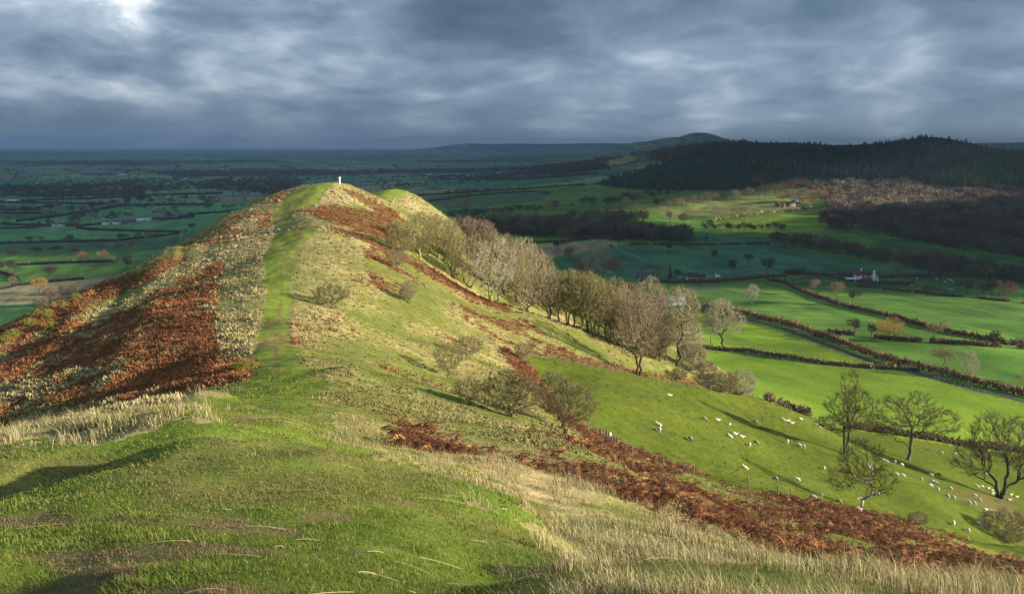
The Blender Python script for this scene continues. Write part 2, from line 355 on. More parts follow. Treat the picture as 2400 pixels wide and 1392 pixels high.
    gz = Z([(525,835),(620,845),(600,872),(520,862)], 70, 160); brk = np.where(gz, .3, brk); straw = np.where(gz, 0.1, straw)
    sp = Z([(520,600),(560,585),(640,560),(622,640),(622,700),(600,780),(590,838),(525,842),(505,760)], 100, 240); straw = np.where(sp, np.maximum(straw, .30+.5*sstep(.4, .6, n2*.6+n1*.4)), straw)
    rp_ = Z([(735,520),(800,560),(860,600),(840,700),(760,800),(700,830),(672,760),(680,640)], 90, 240); straw = np.where(rp_, np.maximum(straw, .20+.45*sstep(.42, .6, n2*.5+n1*.5)), straw)
    pst = Z([(150,752),(320,690),(470,612),(600,536),(680,512),(640,560),(560,598),(420,652),(310,712),(220,750)], 120, 330)
    straw = np.where(pst, .55+.4*sstep(.4, .55, n1), straw); brk = np.where(pst, 0, brk)
    ls = Z([(430,600),(560,505),(640,462),(700,440),(760,428),(690,470),(650,505),(690,512),(600,540),(470,610),(320,690)], 180, 345) & (pth < .5)
    straw = np.where(ls, .45+.5*sstep(.4, .6, n2), straw); brk = np.where(ls & (n2 > .58), .8, brk)
    ds = Z([(-300,850),(0,772),(110,722),(260,655),(330,640),(440,596),(450,604),(330,668),(180,735),(80,770),(0,800),(-300,900)], 140, 300)
    brk = np.where(ds, .55+.45*sstep(.4, .6, n1), brk); straw = np.where(ds, 0, straw)
    le = sstep(1.2, .5, band(un, wn, [(330,640,9),(400,600,10),(480,556,9),(560,515,10),(640,470,8),(700,446,6)]))*(D > 190)*(D < 345)*fr
    brk = np.maximum(brk, le*sstep(.45, .6, n1)*.55)
    # summit knolls
    red = Z([(700,492),(760,482),(850,490),(935,520),(945,575),(880,560),(800,528),(735,505)], 250, 345) | Z([(806,442),(870,462),(935,500),(960,530),(905,512),(840,470),(805,450)], 300, 350)
    brk = np.where(red, .6+.4*sstep(.35, .6, n1), brk); straw = np.where(red, 0, straw)
    k2 = Z([(700,470),(760,440),(830,450),(870,480),(700,486)], 290, 350); straw = np.where(k2 & (pth < .5), .75, straw)
    k3 = Z([(870,470),(890,455),(960,455),(1070,520),(1060,560),(930,510)], 380, 600); straw = np.where(k3, .6, straw)
    rim = Z([(735,505),(830,545),(830,560),(735,530)], 200, 250) | Z([(600,545),(690,505),(690,522),(600,570)], 200, 255); straw = np.where(rim & (pth < .5), .8, straw)
    rib = sstep(1.2, .7, band(un, wn, [(775,535,5),(830,552,6),(960,612,10),(1100,690,11),(1190,722,9)]))*(D > 215)*(D < 250)*fr
    brk = np.maximum(brk, rib)
    for P, t in (([(850,585),(930,585),(1000,640),(1000,700),(940,715),(870,660)], .47), ([(1180,725),(1280,745),(1470,815),(1440,850),(1300,790),(1200,770)], .50), ([(880,850),(1010,900),(1080,930),(960,930),(880,880)], .5), ([(1050,690),(1500,830),(1400,850),(1150,800)], .56), ([(640,560),(1100,700),(1100,900),(700,900)], .635)):
        m = Z(P, 100, 250); brk = np.where(m, np.maximum(brk, sstep(t, t+.07, n2*.65+n1*.35)*.85), brk)
    bank = sstep(1.2, .8, band(un, wn, [(1178,820,8),(1215,850,15),(1260,905,16),(1310,960,17),(1370,1010,16)]))*(D > 110)*(D < 225)*fr
    stp = sstep(1.2, .7, band(un, wn, [(1245,828,6),(1340,842,8),(1450,862,9),(1540,885,7),(1660,905,7)]))*(D > 150)*(D < 260)*fr
    low = sstep(1.2, .6, band(un, wn, [(1380,1022,14),(1480,1064,12),(1600,1105,8)]))*(D > 90)*(D < 160)*fr
    brk = np.maximum(np.maximum(brk, bank), np.maximum(stp*.8, low))
    pas = pm | (fr & inpoly(np.clip(u, -250, 2385), w, [f for f in FIELDS if f[0] == 'past'][0][3]) & (D > 118) & (D < 300) & (bank < .3) & (low < .3) & (d > 20))
    # colours
    g = np.array(C['grass'])*(.75+.5*n2)[:,None]*np.array([1,1,1])
    g = g*(1-.45*sstep(.6, .4, n2)[:,None]*np.array([.35,0,.2]))
    hill = g
    mixc = lambda base, col, t: base*(1-t[:,None]) + np.array(col)*t[:,None]
    hill = mixc(hill, C['straw'], straw*.85)
    tn = np.array(C['turf'])*(.7+.6*n2)[:,None]; tn = mixc(tn, (.20,.17,.055), sstep(.45, .75, n1*.7+n2*.3)*.65)
    dead = sstep(.60, .68, fbm(x/1.6, y/.9, 103, 4)*.55+fbm(x/6, y/4, 105, 2)*.45)*sstep(30, 8, q)*.45
    nz = (fbm(x/1.3, y/.8, 107, 4)-.5)*3.4; dz = np.zeros(n)
    for cu, cv, au, av in ((400,1392,250,62),(480,1222,190,24),(590,978,50,17),(80,1215,100,14),(760,1215,60,10),(200,1300,120,12),(880,1290,90,10)): dz = np.maximum(dz, sstep(-.25, .35, 1-np.hypot((u-cu)/au, (w-cv)/av)+nz))
    dead = np.maximum(dead, dz*fr*(q < 70)*.7)
    tn = mixc(tn, C['dead'], dead*.8)
    hill = np.where((turf > .5)[:,None], tn, hill)
    hill = hill*(1-.9*pth[:,None])+(np.array(C['lawn'])*(.72+.5*n1+.2*(n2-.5))[:,None])*(.9*pth)[:,None]
    trod = np.maximum(trod, pth*sstep(.56, .66, n2)*.7)
    hill = mixc(hill, C['mud'], trod*sstep(.36, .55, n1)*.85)
    hill = mixc(hill, C['rust'], brk*.85)
    straw = straw*(1-pth)*(1-turf)*(1-brk*.35); brk = brk*(1-pth)
    past = np.array(C['past'])*(.8+.4*n2)[:,None]
    lanep = fr & inpoly(u, w, [(2235,1160),(2300,1155),(2390,1185),(2390,1200),(2300,1180)]) & (D > 180) & (D < 300)
    c = mixc(c, (0,0,0), np.zeros(n))
    cc = c*(1-ridge_m[:,None]) + hill*ridge_m[:,None]
    cc = np.where(pas[:,None], past, cc)
    bare = sstep(1.3, .6, band(u, w, [(2230,1155,8),(2290,1170,16),(2370,1185,18)])+(n1-.5))*(D > 180)*(D < 300)*fr
    cc = mixc(cc, C['mud'], bare*.38)
    # sheep tracks across the pasture, wet ground in the flat field
    trk = 0
    for L in ([(1370,930),(1560,960),(1750,1020),(1900,1060)],[(1500,1000),(1700,1050),(1900,1120),(2100,1190)],[(1420,900),(1600,930),(1800,985)],[(2130,1080),(2250,1130),(2400,1185)]):
        trk = np.maximum(trk, sstep(1.6, .4, band(u, w+jit(x, y, 6., 111)*7, [(a_, b_, 2.6) for a_, b_ in L])))
    cc = mixc(cc, (.09,.10,.03), trk*sstep(.4, .6, n1)*.7*pas)
    wet = sstep(.60, .66, fbm(x/22., y/9., 113, 3))*(fr & inpoly(u, w, [(1600,672),(1800,668),(1830,700),(1650,705)]) & (D > 450) & (D < 800))
    cc = mixc(cc, (.09,.11,.08), wet*.7)
    z1 = (1-pas)*ridge_m
    return cc, straw*z1, brk*z1, turf*z1, pth*z1, dead*z1
X0, Y0 = gx.ravel(), gy.ravel()
GC, GSTRAW, GBRK, GTURF, GPATH, GDEAD = cover(X0, Y0, GRIDR.ravel(), GRIDV.ravel())
def cover_at(x, y):
    i, j, a, b = gidx(x, y); k = (i+(a > .5))*len(TH)+j+(b > .5)
    return GC[k], GSTRAW[k], GBRK[k], GTURF[k], GPATH[k], GDEAD[k]
# ------------------------------------------------------------------ mesh and material helpers
def mesh_np(name, co, tri=None, quad=None, col=None, smooth=False, mats=(), mi=None):
    me = bpy.data.meshes.new(name); co = np.ascontiguousarray(co, np.float32).reshape(-1, 3)
    me.vertices.add(len(co)); me.vertices.foreach_set('co', co.ravel())
    nt = 0 if tri is None else len(tri); nq = 0 if quad is None else len(quad)
    parts = []
    if nt: parts.append(np.asarray(tri, np.int32).ravel())
    if nq: parts.append(np.asarray(quad, np.int32).ravel())
    li = np.concatenate(parts)
    me.loops.add(len(li)); me.loops.foreach_set('vertex_index', li)
    ls = np.concatenate([np.arange(nt)*3, nt*3+np.arange(nq)*4]).astype(np.int32)
    me.polygons.add(nt+nq); me.polygons.foreach_set('loop_start', ls)
    if smooth: me.polygons.foreach_set('use_smooth', np.ones(nt+nq, bool))
    if mi is not None: me.polygons.foreach_set('material_index', np.asarray(mi, np.int32))
    me.update(calc_edges=False)
    if col is not None:
        col = np.asarray(col, np.float32)
        if col.shape[1] == 3: col = np.c_[col, np.ones(len(col), np.float32)]
        a = me.color_attributes.new('col', 'FLOAT_COLOR', 'POINT'); a.data.foreach_set('color', np.ascontiguousarray(col).ravel())
    for m in mats: me.materials.append(m)
    return me
def link(name, me, parent=None, loc=None, rz=0, label=None, cat=None, group=None, kind=None):
    o = bpy.data.objects.new(name, me); COL.objects.link(o)
    if parent is not None: o.parent = parent
    if loc is not None: o.location = loc
    if rz: o.rotation_euler = (0, 0, rz)
    if label: o['label'] = label
    if cat: o['category'] = cat
    if group: o['group'] = group
    if kind: o['kind'] = kind
    return o
class NT:
    def __init__(s, tree): s.t = tree; s.n = tree.nodes; s.l = tree.links
    def add(s, typ, **kw):
        n = s.n.new(typ)
        for k, v in kw.items():
            if k.startswith('i_'):
                key = k[2:]; key = int(key) if key.isdigit() else key.replace('_', ' ')
                s.put(n.inputs[key], v)
            else: setattr(n, k, v)
        return n
    def put(s, sock, v):
        if isinstance(v, bpy.types.NodeSocket): s.l.new(v, sock)
        elif isinstance(v, bpy.types.Node): s.l.new(v.outputs[0], sock)
        else: sock.default_value = v
    def math(s, op, a, b=None, c=None, clamp=False):
        n = s.n.new('ShaderNodeMath'); n.operation = op; n.use_clamp = clamp; s.put(n.inputs[0], a)
        if b is not None: s.put(n.inputs[1], b)
        if c is not None: s.put(n.inputs[2], c)
        return n.outputs[0]
    def ramp(s, fac, stops, interp='LINEAR'):
        n = s.n.new('ShaderNodeValToRGB'); s.put(n.inputs[0], fac); e = n.color_ramp.elements; n.color_ramp.interpolation = interp
        while len(e) < len(stops): e.new(0.5)
        for k, (p, c) in enumerate(stops): e[k].position = p; e[k].color = (*c, 1) if len(c) == 3 else c
        return n.outputs[0]
    def mix(s, fac, a, b, typ='MIX'):
        n = s.n.new('ShaderNodeMix'); n.data_type = 'RGBA'; n.blend_type = typ; s.put(n.inputs[0], fac); s.put(n.inputs[6], a); s.put(n.inputs[7], b)
        return n.outputs[2]
    def noise(s, vec, scale, detail=4, rough=.55, dist=0):
        n = s.n.new('ShaderNodeTexNoise'); s.put(n.inputs['Vector'], vec); n.inputs['Scale'].default_value = scale; n.inputs['Detail'].default_value = detail
        n.inputs['Roughness'].default_value = rough; n.inputs['Distortion'].default_value = dist
        return n.outputs[0]
def newmat(name):
    m = bpy.data.materials.new(name); m.use_nodes = True; t = NT(m.node_tree); b = t.n['Principled BSDF']
    b.inputs['Roughness'].default_value = .9; b.inputs['Specular IOR Level'].default_value = .15
    return m, t, b
def plain_mat(name, col, var=.25, scale=3.0, rough=.85, spec=.2, bump=0.0):
    m, t, b = newmat(name); g = t.add('ShaderNodeNewGeometry').outputs['Position']
    n = t.noise(g, scale, 5, .6); r = t.ramp(n, [(.3, (1-var,)*3), (.7, (1+var,)*3)])
    c = t.mix(1.0, (*col, 1), r, 'MULTIPLY'); t.put(b.inputs['Base Color'], c); b.inputs['Roughness'].default_value = rough; b.inputs['Specular IOR Level'].default_value = spec
    if bump:
        bp = t.add('ShaderNodeBump'); bp.inputs['Strength'].default_value = bump; t.put(bp.inputs['Height'], n); t.put(b.inputs['Normal'], bp)
    return m
def attr_mat(name, rough=.85, trans=0.0, var=.0):
    m, t, b = newmat(name); a = t.add('ShaderNodeVertexColor', layer_name='col').outputs[0]
    t.put(b.inputs['Base Color'], a); b.inputs['Roughness'].default_value = rough
    if trans:
        tr = t.add('ShaderNodeBsdfTranslucent'); t.put(tr.inputs[0], a); mx = t.add('ShaderNodeMixShader'); mx.inputs[0].default_value = trans
        out = t.n['Material Output']; t.l.new(b.outputs[0], mx.inputs[1]); t.l.new(tr.outputs[0], mx.inputs[2]); t.l.new(mx.outputs[0], out.inputs[0])
    return m
# ------------------------------------------------------------------ ground object
mg, t, b = newmat('ground_cover')
vc = t.add('ShaderNodeVertexColor', layer_name='col'); pos = t.add('ShaderNodeNewGeometry').outputs['Position']
n_f = t.noise(pos, 9.0, 5, .7); n_m = t.noise(pos, .9, 5, .65); n_l = t.noise(pos, .06, 5, .6)
c1 = t.mix(1.0, vc.outputs[0], t.ramp(n_m, [(.3, (.66,.70,.72)), (.7, (1.34,1.30,1.26))]), 'MULTIPLY')
c2 = t.mix(1.0, c1, t.ramp(n_f, [(.3, (.72,.75,.72)), (.7, (1.28,1.25,1.28))]), 'MULTIPLY')
c3 = t.mix(1.0, c2, t.ramp(n_l, [(.3, (.80,.88,.85)), (.7, (1.22,1.12,1.15))]), 'MULTIPLY')
t.put(b.inputs['Base Color'], c3)
bp = t.add('ShaderNodeBump'); bp.inputs['Strength'].default_value = .8; bp.inputs['Distance'].default_value = .25
t.put(bp.inputs['Height'], t.math('ADD', t.math('MULTIPLY', n_m, vc.outputs[1]), t.math('MULTIPLY', n_f, .12))); t.put(b.inputs['Normal'], bp)
b.inputs['Specular IOR Level'].default_value = .08
nr, nc = GZ.shape
idx = np.arange(nr*nc).reshape(nr, nc)
quad = np.stack([idx[:-1,:-1], idx[:-1,1:], idx[1:,1:], idx[1:,:-1]], -1).reshape(-1, 4)
cen = nr*nc; zc0 = GZ[0].mean()
tri = np.stack([np.full(nc-1, cen), idx[0,1:], idx[0,:-1]], -1)
alpha = np.clip(.15+GSTRAW+GBRK, 0, 1)
me = mesh_np('ground', np.r_[np.c_[X0, Y0, GZ.ravel()], [[0, 0, zc0]]], tri, quad, np.r_[np.c_[GC, alpha], [[.1,.15,.03,.2]]], True, [mg])
link('ground', me, kind='structure', label='green hill ridge with patchwork farmland and distant hills beyond')
# ------------------------------------------------------------------ grass, tussocks, bracken (uncountable cover, one object each)
rng = np.random.default_rng(11)
def polar(n, r0, r1, t0, t1):
    th = np.radians(rng.uniform(t0, t1, n)); r = np.exp(rng.uniform(math.log(r0), math.log(r1), n))
    x = r*np.sin(th); y = r*np.cos(th)
    return x, y, r
def blades(x, y, z, h, wd, lx, ly, col, tipcol=None, bend=False):
    """single-triangle (or bent, five-vertex) leaves standing at the points"""
    n = len(x); a = rng.uniform(0, math.pi, n); cx, cy = np.cos(a)*wd/2, np.sin(a)*wd/2
    if not bend:
        co = np.empty((n, 3, 3)); co[:,0] = np.c_[x-cx, y-cy, z-.02]; co[:,1] = np.c_[x+cx, y+cy, z-.02]; co[:,2] = np.c_[x+lx, y+ly, z+h]
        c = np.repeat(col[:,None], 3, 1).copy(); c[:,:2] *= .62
        if tipcol is not None: c[:,2] = tipcol
        return co.reshape(-1,3), np.arange(3*n).reshape(-1,3), c.reshape(-1,3)
    co = np.empty((n, 5, 3))
    co[:,0] = np.c_[x-cx, y-cy, z-.02]; co[:,1] = np.c_[x+cx, y+cy, z-.02]
    co[:,2] = np.c_[x-cx*.8+lx*.3, y-cy*.8+ly*.3, z+h*.6]; co[:,3] = np.c_[x+cx*.8+lx*.3, y+cy*.8+ly*.3, z+h*.6]; co[:,4] = np.c_[x+lx, y+ly, z+h]
    b = (np.arange(n)*5)[:,None]; tri = np.concatenate([b+[0,1,3], b+[0,3,2], b+[2,3,4]])
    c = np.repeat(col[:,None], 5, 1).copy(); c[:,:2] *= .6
    return co.reshape(-1,3), tri, c.reshape(-1,3)
def merge(L):
    cos, tris, cols, o = [], [], [], 0
    for co, tr, c in L: cos.append(co); tris.append(tr+o); cols.append(c); o += len(co)
    return np.concatenate(cos), np.concatenate(tris), np.concatenate(cols)
SC = 1.0
m_grass = attr_mat('grass_blades', .8, .25); m_dry = attr_mat('dry_grass_blades', .8, .2); m_brack = attr_mat('dead_bracken', .85, .2)
# short green turf
n = int(520000*SC); x, y, r = polar(n, 2.2, 85, -31, 31); c, st, bk, tf, pa, dd = cover_at(x, y)
k = ((tf > .3) | (rng.random(n) < .35)) & (rng.random(n) > dd*.25) & (bk < .5)
x, y, r, c, st, dd = x[k], y[k], r[k], c[k], st[k], dd[k]; n = len(x)
cl = fbm(x/.35, y/.35, 201, 2)
h = (.014+.052*cl**1.5)*rng.uniform(.6, 1.3, n)*(1+r/55.); wd = np.maximum(.007, r*.0011)*rng.uniform(.7, 1.4, n)
col = c*rng.uniform(.65, 1.45, (n,1))*(.7+.6*cl[:,None]); yl = rng.random(n) < .13; col[yl] = np.array([.34,.29,.12])*rng.uniform(.6, 1.2, (yl.sum(),1))
dm = (dd > .35); col[dm] = np.array([.27,.19,.105])*rng.uniform(.35, 1.3, (dm.sum(),1)); h[dm] *= .7
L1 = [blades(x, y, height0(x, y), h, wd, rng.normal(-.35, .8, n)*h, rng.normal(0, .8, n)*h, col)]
# wind-blown straws lying on the turf
n = 80; x, y, r = polar(n, 5.5, 30, -30, 8); a = rng.normal(0, .5, n); Ls = rng.uniform(.12, .5, n)*np.clip(r/11., .6, 1.2)*np.where(rng.random(n) < .25, 1.5, 1); sg = np.where(rng.random(n) < .5, -1, 1)
co = []; cc_ = []
for i in range(n):
    q = np.linspace(0, 1, 5); px = x[i]+np.cos(a[i])*Ls[i]*q; py = y[i]+np.sin(a[i])*Ls[i]*q+.05*sg[i]*q*q; pz = height0(px, py)+.035+.05*q*(1-q)
    w_ = max(.003, .00016*r[i])
    for s_ in range(4):
        co += [[px[s_], py[s_]-w_, pz[s_]], [px[s_+1], py[s_+1]-w_*.7, pz[s_+1]], [px[s_+1], py[s_+1]+w_*.7, pz[s_+1]+w_], [px[s_], py[s_]+w_, pz[s_]+w_]]
co = np.array(co); b4 = (np.arange(len(co)//4)*4)[:,None]
LS = (co, np.concatenate([b4+[0,1,2], b4+[0,2,3]]), np.tile([.46,.38,.20], (len(co),1))*np.repeat(rng.uniform(.6,1.1,(n,1)), 16, 0))
# tall pale grass
n = int(620000*SC); x, y, r = polar(n, 5, 150, -32, 36); c, st, bk, tf, pa, dd = cover_at(x, y)
cl = fbm(x/.9, y/.9, 203, 3)
k = rng.random(n) < st*sstep(.27, .55, cl*.6+fbm(x/4., y/4., 205, 2)*.4)*1.1; x, y, r, c, cl, st = x[k], y[k], r[k], c[k], cl[k], st[k]; n = len(x)
h = (.08+.46*sstep(.35, .75, cl))*rng.uniform(.45, 1.1, n)*(.55+.45*st); wd = np.maximum(.005, r*.00052)*rng.uniform(.7, 1.3, n)
col = np.where(rng.random((n,1)) < .40+.45*fbm(x/5., y/5., 231, 2)[:,None], np.array([.50,.41,.23]), np.array([.20,.21,.06]))*rng.uniform(.55, 1.25, (n,1))
nb = r < 28
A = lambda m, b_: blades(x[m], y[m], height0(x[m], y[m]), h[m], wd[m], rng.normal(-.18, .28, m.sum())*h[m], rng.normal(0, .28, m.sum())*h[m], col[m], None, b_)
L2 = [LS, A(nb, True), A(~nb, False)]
co, tr, cl_ = merge(L1); link('grass', mesh_np('grass', co, tr, None, cl_, False, [m_grass]), kind='stuff', label='short green turf on the near shoulder of the hill', cat='grass')
co, tr, cl_ = merge(L2); link('dry_grass', mesh_np('dry_grass', co, tr, None, cl_, False, [m_dry]), kind='stuff', label='tall pale straw-coloured grass on the near slope', cat='grass')
# tussocks on the slopes farther along the ridge
n = int(330000*SC); x, y, r = polar(n, 55, 520, -28, 20); c, st, bk, tf, pa, dd = cover_at(x, y)
rm = gsamp(GRIDR-GRIDV, x, y)
k = (rng.random(n) < (.22+.78*st)*(1-pa)*(1-.8*np.clip(tf, 0, 1))) & (rm > 2) & (bk < .75) & (c[:,0] > .085)
x, y, r, c, st = x[k], y[k], r[k], c[k], st[k]; n = len(x)
S = (.34+1.05*rng.random(n)**3)*(.15+.30*st)*(.66+r/420.); z = height0(x, y)
base = c*rng.uniform(.50, 1.25, (n,1)); tip = base*.75+np.array([.46,.385,.19])*.32*rng.uniform(.6, 1.25, (n,1))*(.45+.55*st[:,None])+base*.25
L3 = []
for q in range(4):
    ox, oy = rng.normal(0, .30, n)*S, rng.normal(0, .30, n)*S
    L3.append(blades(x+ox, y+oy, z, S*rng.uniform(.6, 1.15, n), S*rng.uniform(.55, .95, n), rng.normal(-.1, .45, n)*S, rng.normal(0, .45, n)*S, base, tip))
co, tr, cl_ = merge(L3); link('tussock_grass', mesh_np('tussock_grass', co, tr, None, cl_, False, [m_dry]), kind='stuff', label='pale tussocky grass covering the ridge and its knolls', cat='grass')
# bracken: arching dead fronds
def frond(sd):
    g = np.random.default_rng(sd); co, tri = [], []
    q = np.linspace(0, 1, 5); R_, Hh = g.uniform(.45, .8), g.uniform(.45, .8); px = R_*q**1.2; pz = Hh*(1.9*q-1.35*q*q); py = g.normal(0, .06)*q*q
    def tri_(a, b, c): o = len(co); co.extend([a, b, c]); tri.append([o, o+1, o+2])
    for i in range(4):
        w0, w1 = .022*(1-q[i]*.6), .022*(1-q[i+1]*.6)
        tri_([px[i], py[i]-w0, pz[i]], [px[i+1], py[i+1]-w1, pz[i+1]], [px[i+1], py[i+1]+w1, pz[i+1]]); tri_([px[i], py[i]-w0, pz[i]], [px[i+1], py[i+1]+w1, pz[i+1]], [px[i], py[i]+w0, pz[i]])
    for t_ in np.linspace(.38, .98, 6):
        bx, by, bz = np.interp(t_, q, px), np.interp(t_, q, py), np.interp(t_, q, pz); Lp = .34*(1.1-t_)+.05
        for s_ in (-1, 1):
            dx, dz = g.uniform(.0, .5)*Lp, g.normal(-.28, .25)*Lp
            tri_([bx-.035, by, bz], [bx+.04, by, bz], [bx+dx, by+s_*Lp, bz+dz])
    return np.array(co), np.array(tri)
FR = [frond(i) for i in range(8)]
def place(P, x, y, z, S, rz, col):
    """many copies of a small mesh written straight into one mesh"""
    co, tri = P; n = len(x); ca, sa = np.cos(rz), np.sin(rz)
    X = (co[None,:,0]*ca[:,None]-co[None,:,1]*sa[:,None])*S[:,None]+x[:,None]; Y = (co[None,:,0]*sa[:,None]+co[None,:,1]*ca[:,None])*S[:,None]+y[:,None]
    Z = co[None,:,2]*S[:,None]+z[:,None]
    out = np.stack([X, Y, Z], -1).reshape(-1, 3); m = len(co)
    T = (tri[None]+(np.arange(n)*m)[:,None,None]).reshape(-1, 3)
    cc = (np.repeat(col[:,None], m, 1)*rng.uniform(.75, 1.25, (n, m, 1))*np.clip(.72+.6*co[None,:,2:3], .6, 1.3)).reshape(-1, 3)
    return out, T, cc
x, y, r = polar(int(175000*SC), 23, 160, -10, 36); c, st, bk, tf, pa, dd = cover_at(x, y); k = rng.random(len(x)) < bk*sstep(.3, .5, fbm(x/1.2, y/1.2, 207, 2))*.48
x, y, r = x[k], y[k], r[k]; n = len(x); z = height0(x, y)-.05; pick = rng.integers(0, 8, n); L4 = []
colr = np.where(rng.random((n,1)) < .33, np.array([.42,.19,.075]), np.array([.155,.058,.027]))*rng.uniform(.35, 1.35, (n,1))
for q in range(8):
    m = pick == q; L4.append(place(FR[q], x[m], y[m], z[m], rng.uniform(.45, 1.35, m.sum())*(.5+.9*fbm(x[m]/2.2, y[m]/2.2, 233, 2))*(.72+r[m]/230.), rng.uniform(0, 6.28, m.sum()), colr[m]))
print('fronds', n)
x, y, r = polar(int(260000*SC), 60, 480, -30, 14); c, st, bk, tf, pa, dd = cover_at(x, y); rm = gsamp(GRIDR-GRIDV, x, y)
k = (rng.random(len(x)) < bk*.8) & (rm > 1) & ~((x > -12) & (y < 150)); x, y, r = x[k], y[k], r[k]; n = len(x); z = height0(x, y)
S = rng.uniform(.5, 1.15, n)*(.5+r/520.)*.62; pr = fbm(x/7., y/7., 209, 2)[:,None]
base = (np.array([.16,.066,.031])*(1-pr)+np.array([.40,.175,.068])*pr)*rng.uniform(.6, 1.35, (n,1))
for q in range(6):
    L4.append(blades(x+rng.normal(0, .42, n)*S, y+rng.normal(0, .42, n)*S, z, S*rng.uniform(.25, .95, n), S*rng.uniform(.22, .55, n), rng.normal(0, .6, n)*S, rng.normal(0, .6, n)*S, base*rng.uniform(.6, 1.3, (n,1)), base*rng.uniform(.9, 1.9, (n,1))))
print('clumps', n)
co, tr, cl_ = merge(L4); link('bracken', mesh_np('bracken', co, tr, None, cl_, False, [m_brack]), kind='stuff', label='rust-red dead bracken in bands and patches on the hill', cat='bracken')
# ------------------------------------------------------------------ trees: branches grown towards points filling a crown envelope
def grow(env, N, seed, bf=.35, trunk=(0,0,.22), stems=1, shell=.5, gnarl=.03):
    """env: ellipsoids (x, y, z, rx, ry, rz) for a tree 1 unit tall; -> node positions, parents"""
    g = np.random.default_rng(seed); pts = []
    vol = np.array([e[3]*e[4]*e[5] for e in env]); vol = vol/vol.sum()
    for e, k in zip(env, np.round(vol*N).astype(int)):
        d = g.normal(size=(k, 3)); d /= np.linalg.norm(d, axis=1)[:,None]; rad = g.random(k)**(1/3.0)*(1-shell)+shell*g.random(k)**.18
        pts.append(np.array(e[:3])+d*rad[:,None]*np.array(e[3:]))
    A = np.concatenate(pts); A = A[A[:,2] > .03]
    P, par, pl = [], [], []
    for s_ in range(stems):
        a = s_*2.4+g.random(); off = 0 if stems == 1 else .012+.01*g.random()
        b = np.array([math.cos(a)*off, math.sin(a)*off, -.015]); top = np.array([math.cos(a)*off*3.2+trunk[0]*(1 if stems == 1 else g.uniform(.4, 1.4)), math.sin(a)*off*3.2+trunk[1], trunk[2]*g.uniform(.8, 1.15)])
        prev = -1
        for q in np.linspace(0, 1, 6):
            p = b+(top-b)*q+(g.normal(0, gnarl*.25, 3) if 0 < q else 0); P.append(p); par.append(prev); pl.append(0 if prev < 0 else pl[prev]+np.linalg.norm(p-P[prev])); prev = len(P)-1
    n0 = len(P); P = [np.array(p) for p in P]
    left = np.ones(len(A), bool); best = np.full(len(A), 1e9); bi = np.zeros(len(A), int)
    def upd(i):
        d = np.linalg.norm(A-P[i], axis=1); low = np.maximum(P[i][2]-A[:,2], 0)
        c = d+bf*(pl[i])+low*.6+(.25*max(0, trunk[2]*.55-P[i][2])); m = c < best; best[m] = c[m]; bi[m] = i
    for i in range(n0): upd(i)
    for _ in range(len(A)):
        c = np.where(left, best, 1e9); j = int(np.argmin(c)); left[j] = False; i = bi[j]
        a, b = P[i], A[j]; L = np.linalg.norm(b-a); k = max(1, int(L/.045)); prev = i
        for q in range(1, k+1):
            t_ = q/k; p = a+(b-a)*t_; p = p+np.array([0, 0, -1])*0+(g.normal(0, gnarl*min(L, .3), 3) if q < k else 0); p[2] += .10*L*math.sin(math.pi*t_)*(.5 if q < k else 0)
            P.append(p); par.append(prev); pl.append(pl[prev]+np.linalg.norm(p-P[prev])); prev = len(P)-1; upd(prev)
    return np.array(P), np.array(par)
def radii(P, par, r0, p=2.25):
    n = len(P); w = np.zeros(n); kids = np.bincount(par[par >= 0], minlength=n)
    for i in range(n-1, -1, -1):
        if kids[i] == 0: w[i] += r0**p
        if par[i] >= 0: w[par[i]] += w[i]
    return w**(1/p), kids
def tubes(P, par, R, sides, sel):
    E = np.where((par >= 0) & sel)[0]
    if len(E) == 0: return np.zeros((0,3)), np.zeros((0,4), int)
    a, b = P[par[E]], P[E]; d = b-a; d /= np.maximum(np.linalg.norm(d, axis=1), 1e-6)[:,None]
    ref = np.where(np.abs(d[:,2:3]) < .9, np.array([[0,0,1.]]), np.array([[1.,0,0]])); u = np.cross(d, ref); u /= np.linalg.norm(u, axis=1)[:,None]; v = np.cross(d, u)
    an = np.arange(sides)*2*math.pi/sides; ring = np.cos(an)[None,:,None]*u[:,None]+np.sin(an)[None,:,None]*v[:,None]
    ra = np.minimum(R[par[E]], R[E]*1.6); co = np.concatenate([a[:,None]+ring*ra[:,None,None], b[:,None]+ring*R[E][:,None,None]], 1)
    m = len(E); base = (np.arange(m)*2*sides)[:,None]; k = np.arange(sides); k1 = (k+1) % sides
    q = np.stack([np.broadcast_to(k, (m, sides))+base, np.broadcast_to(k1, (m, sides))+base, np.broadcast_to(k1+sides, (m, sides))+base, np.broadcast_to(k+sides, (m, sides))+base], -1).reshape(-1, 4)
    return co.reshape(-1, 3), q
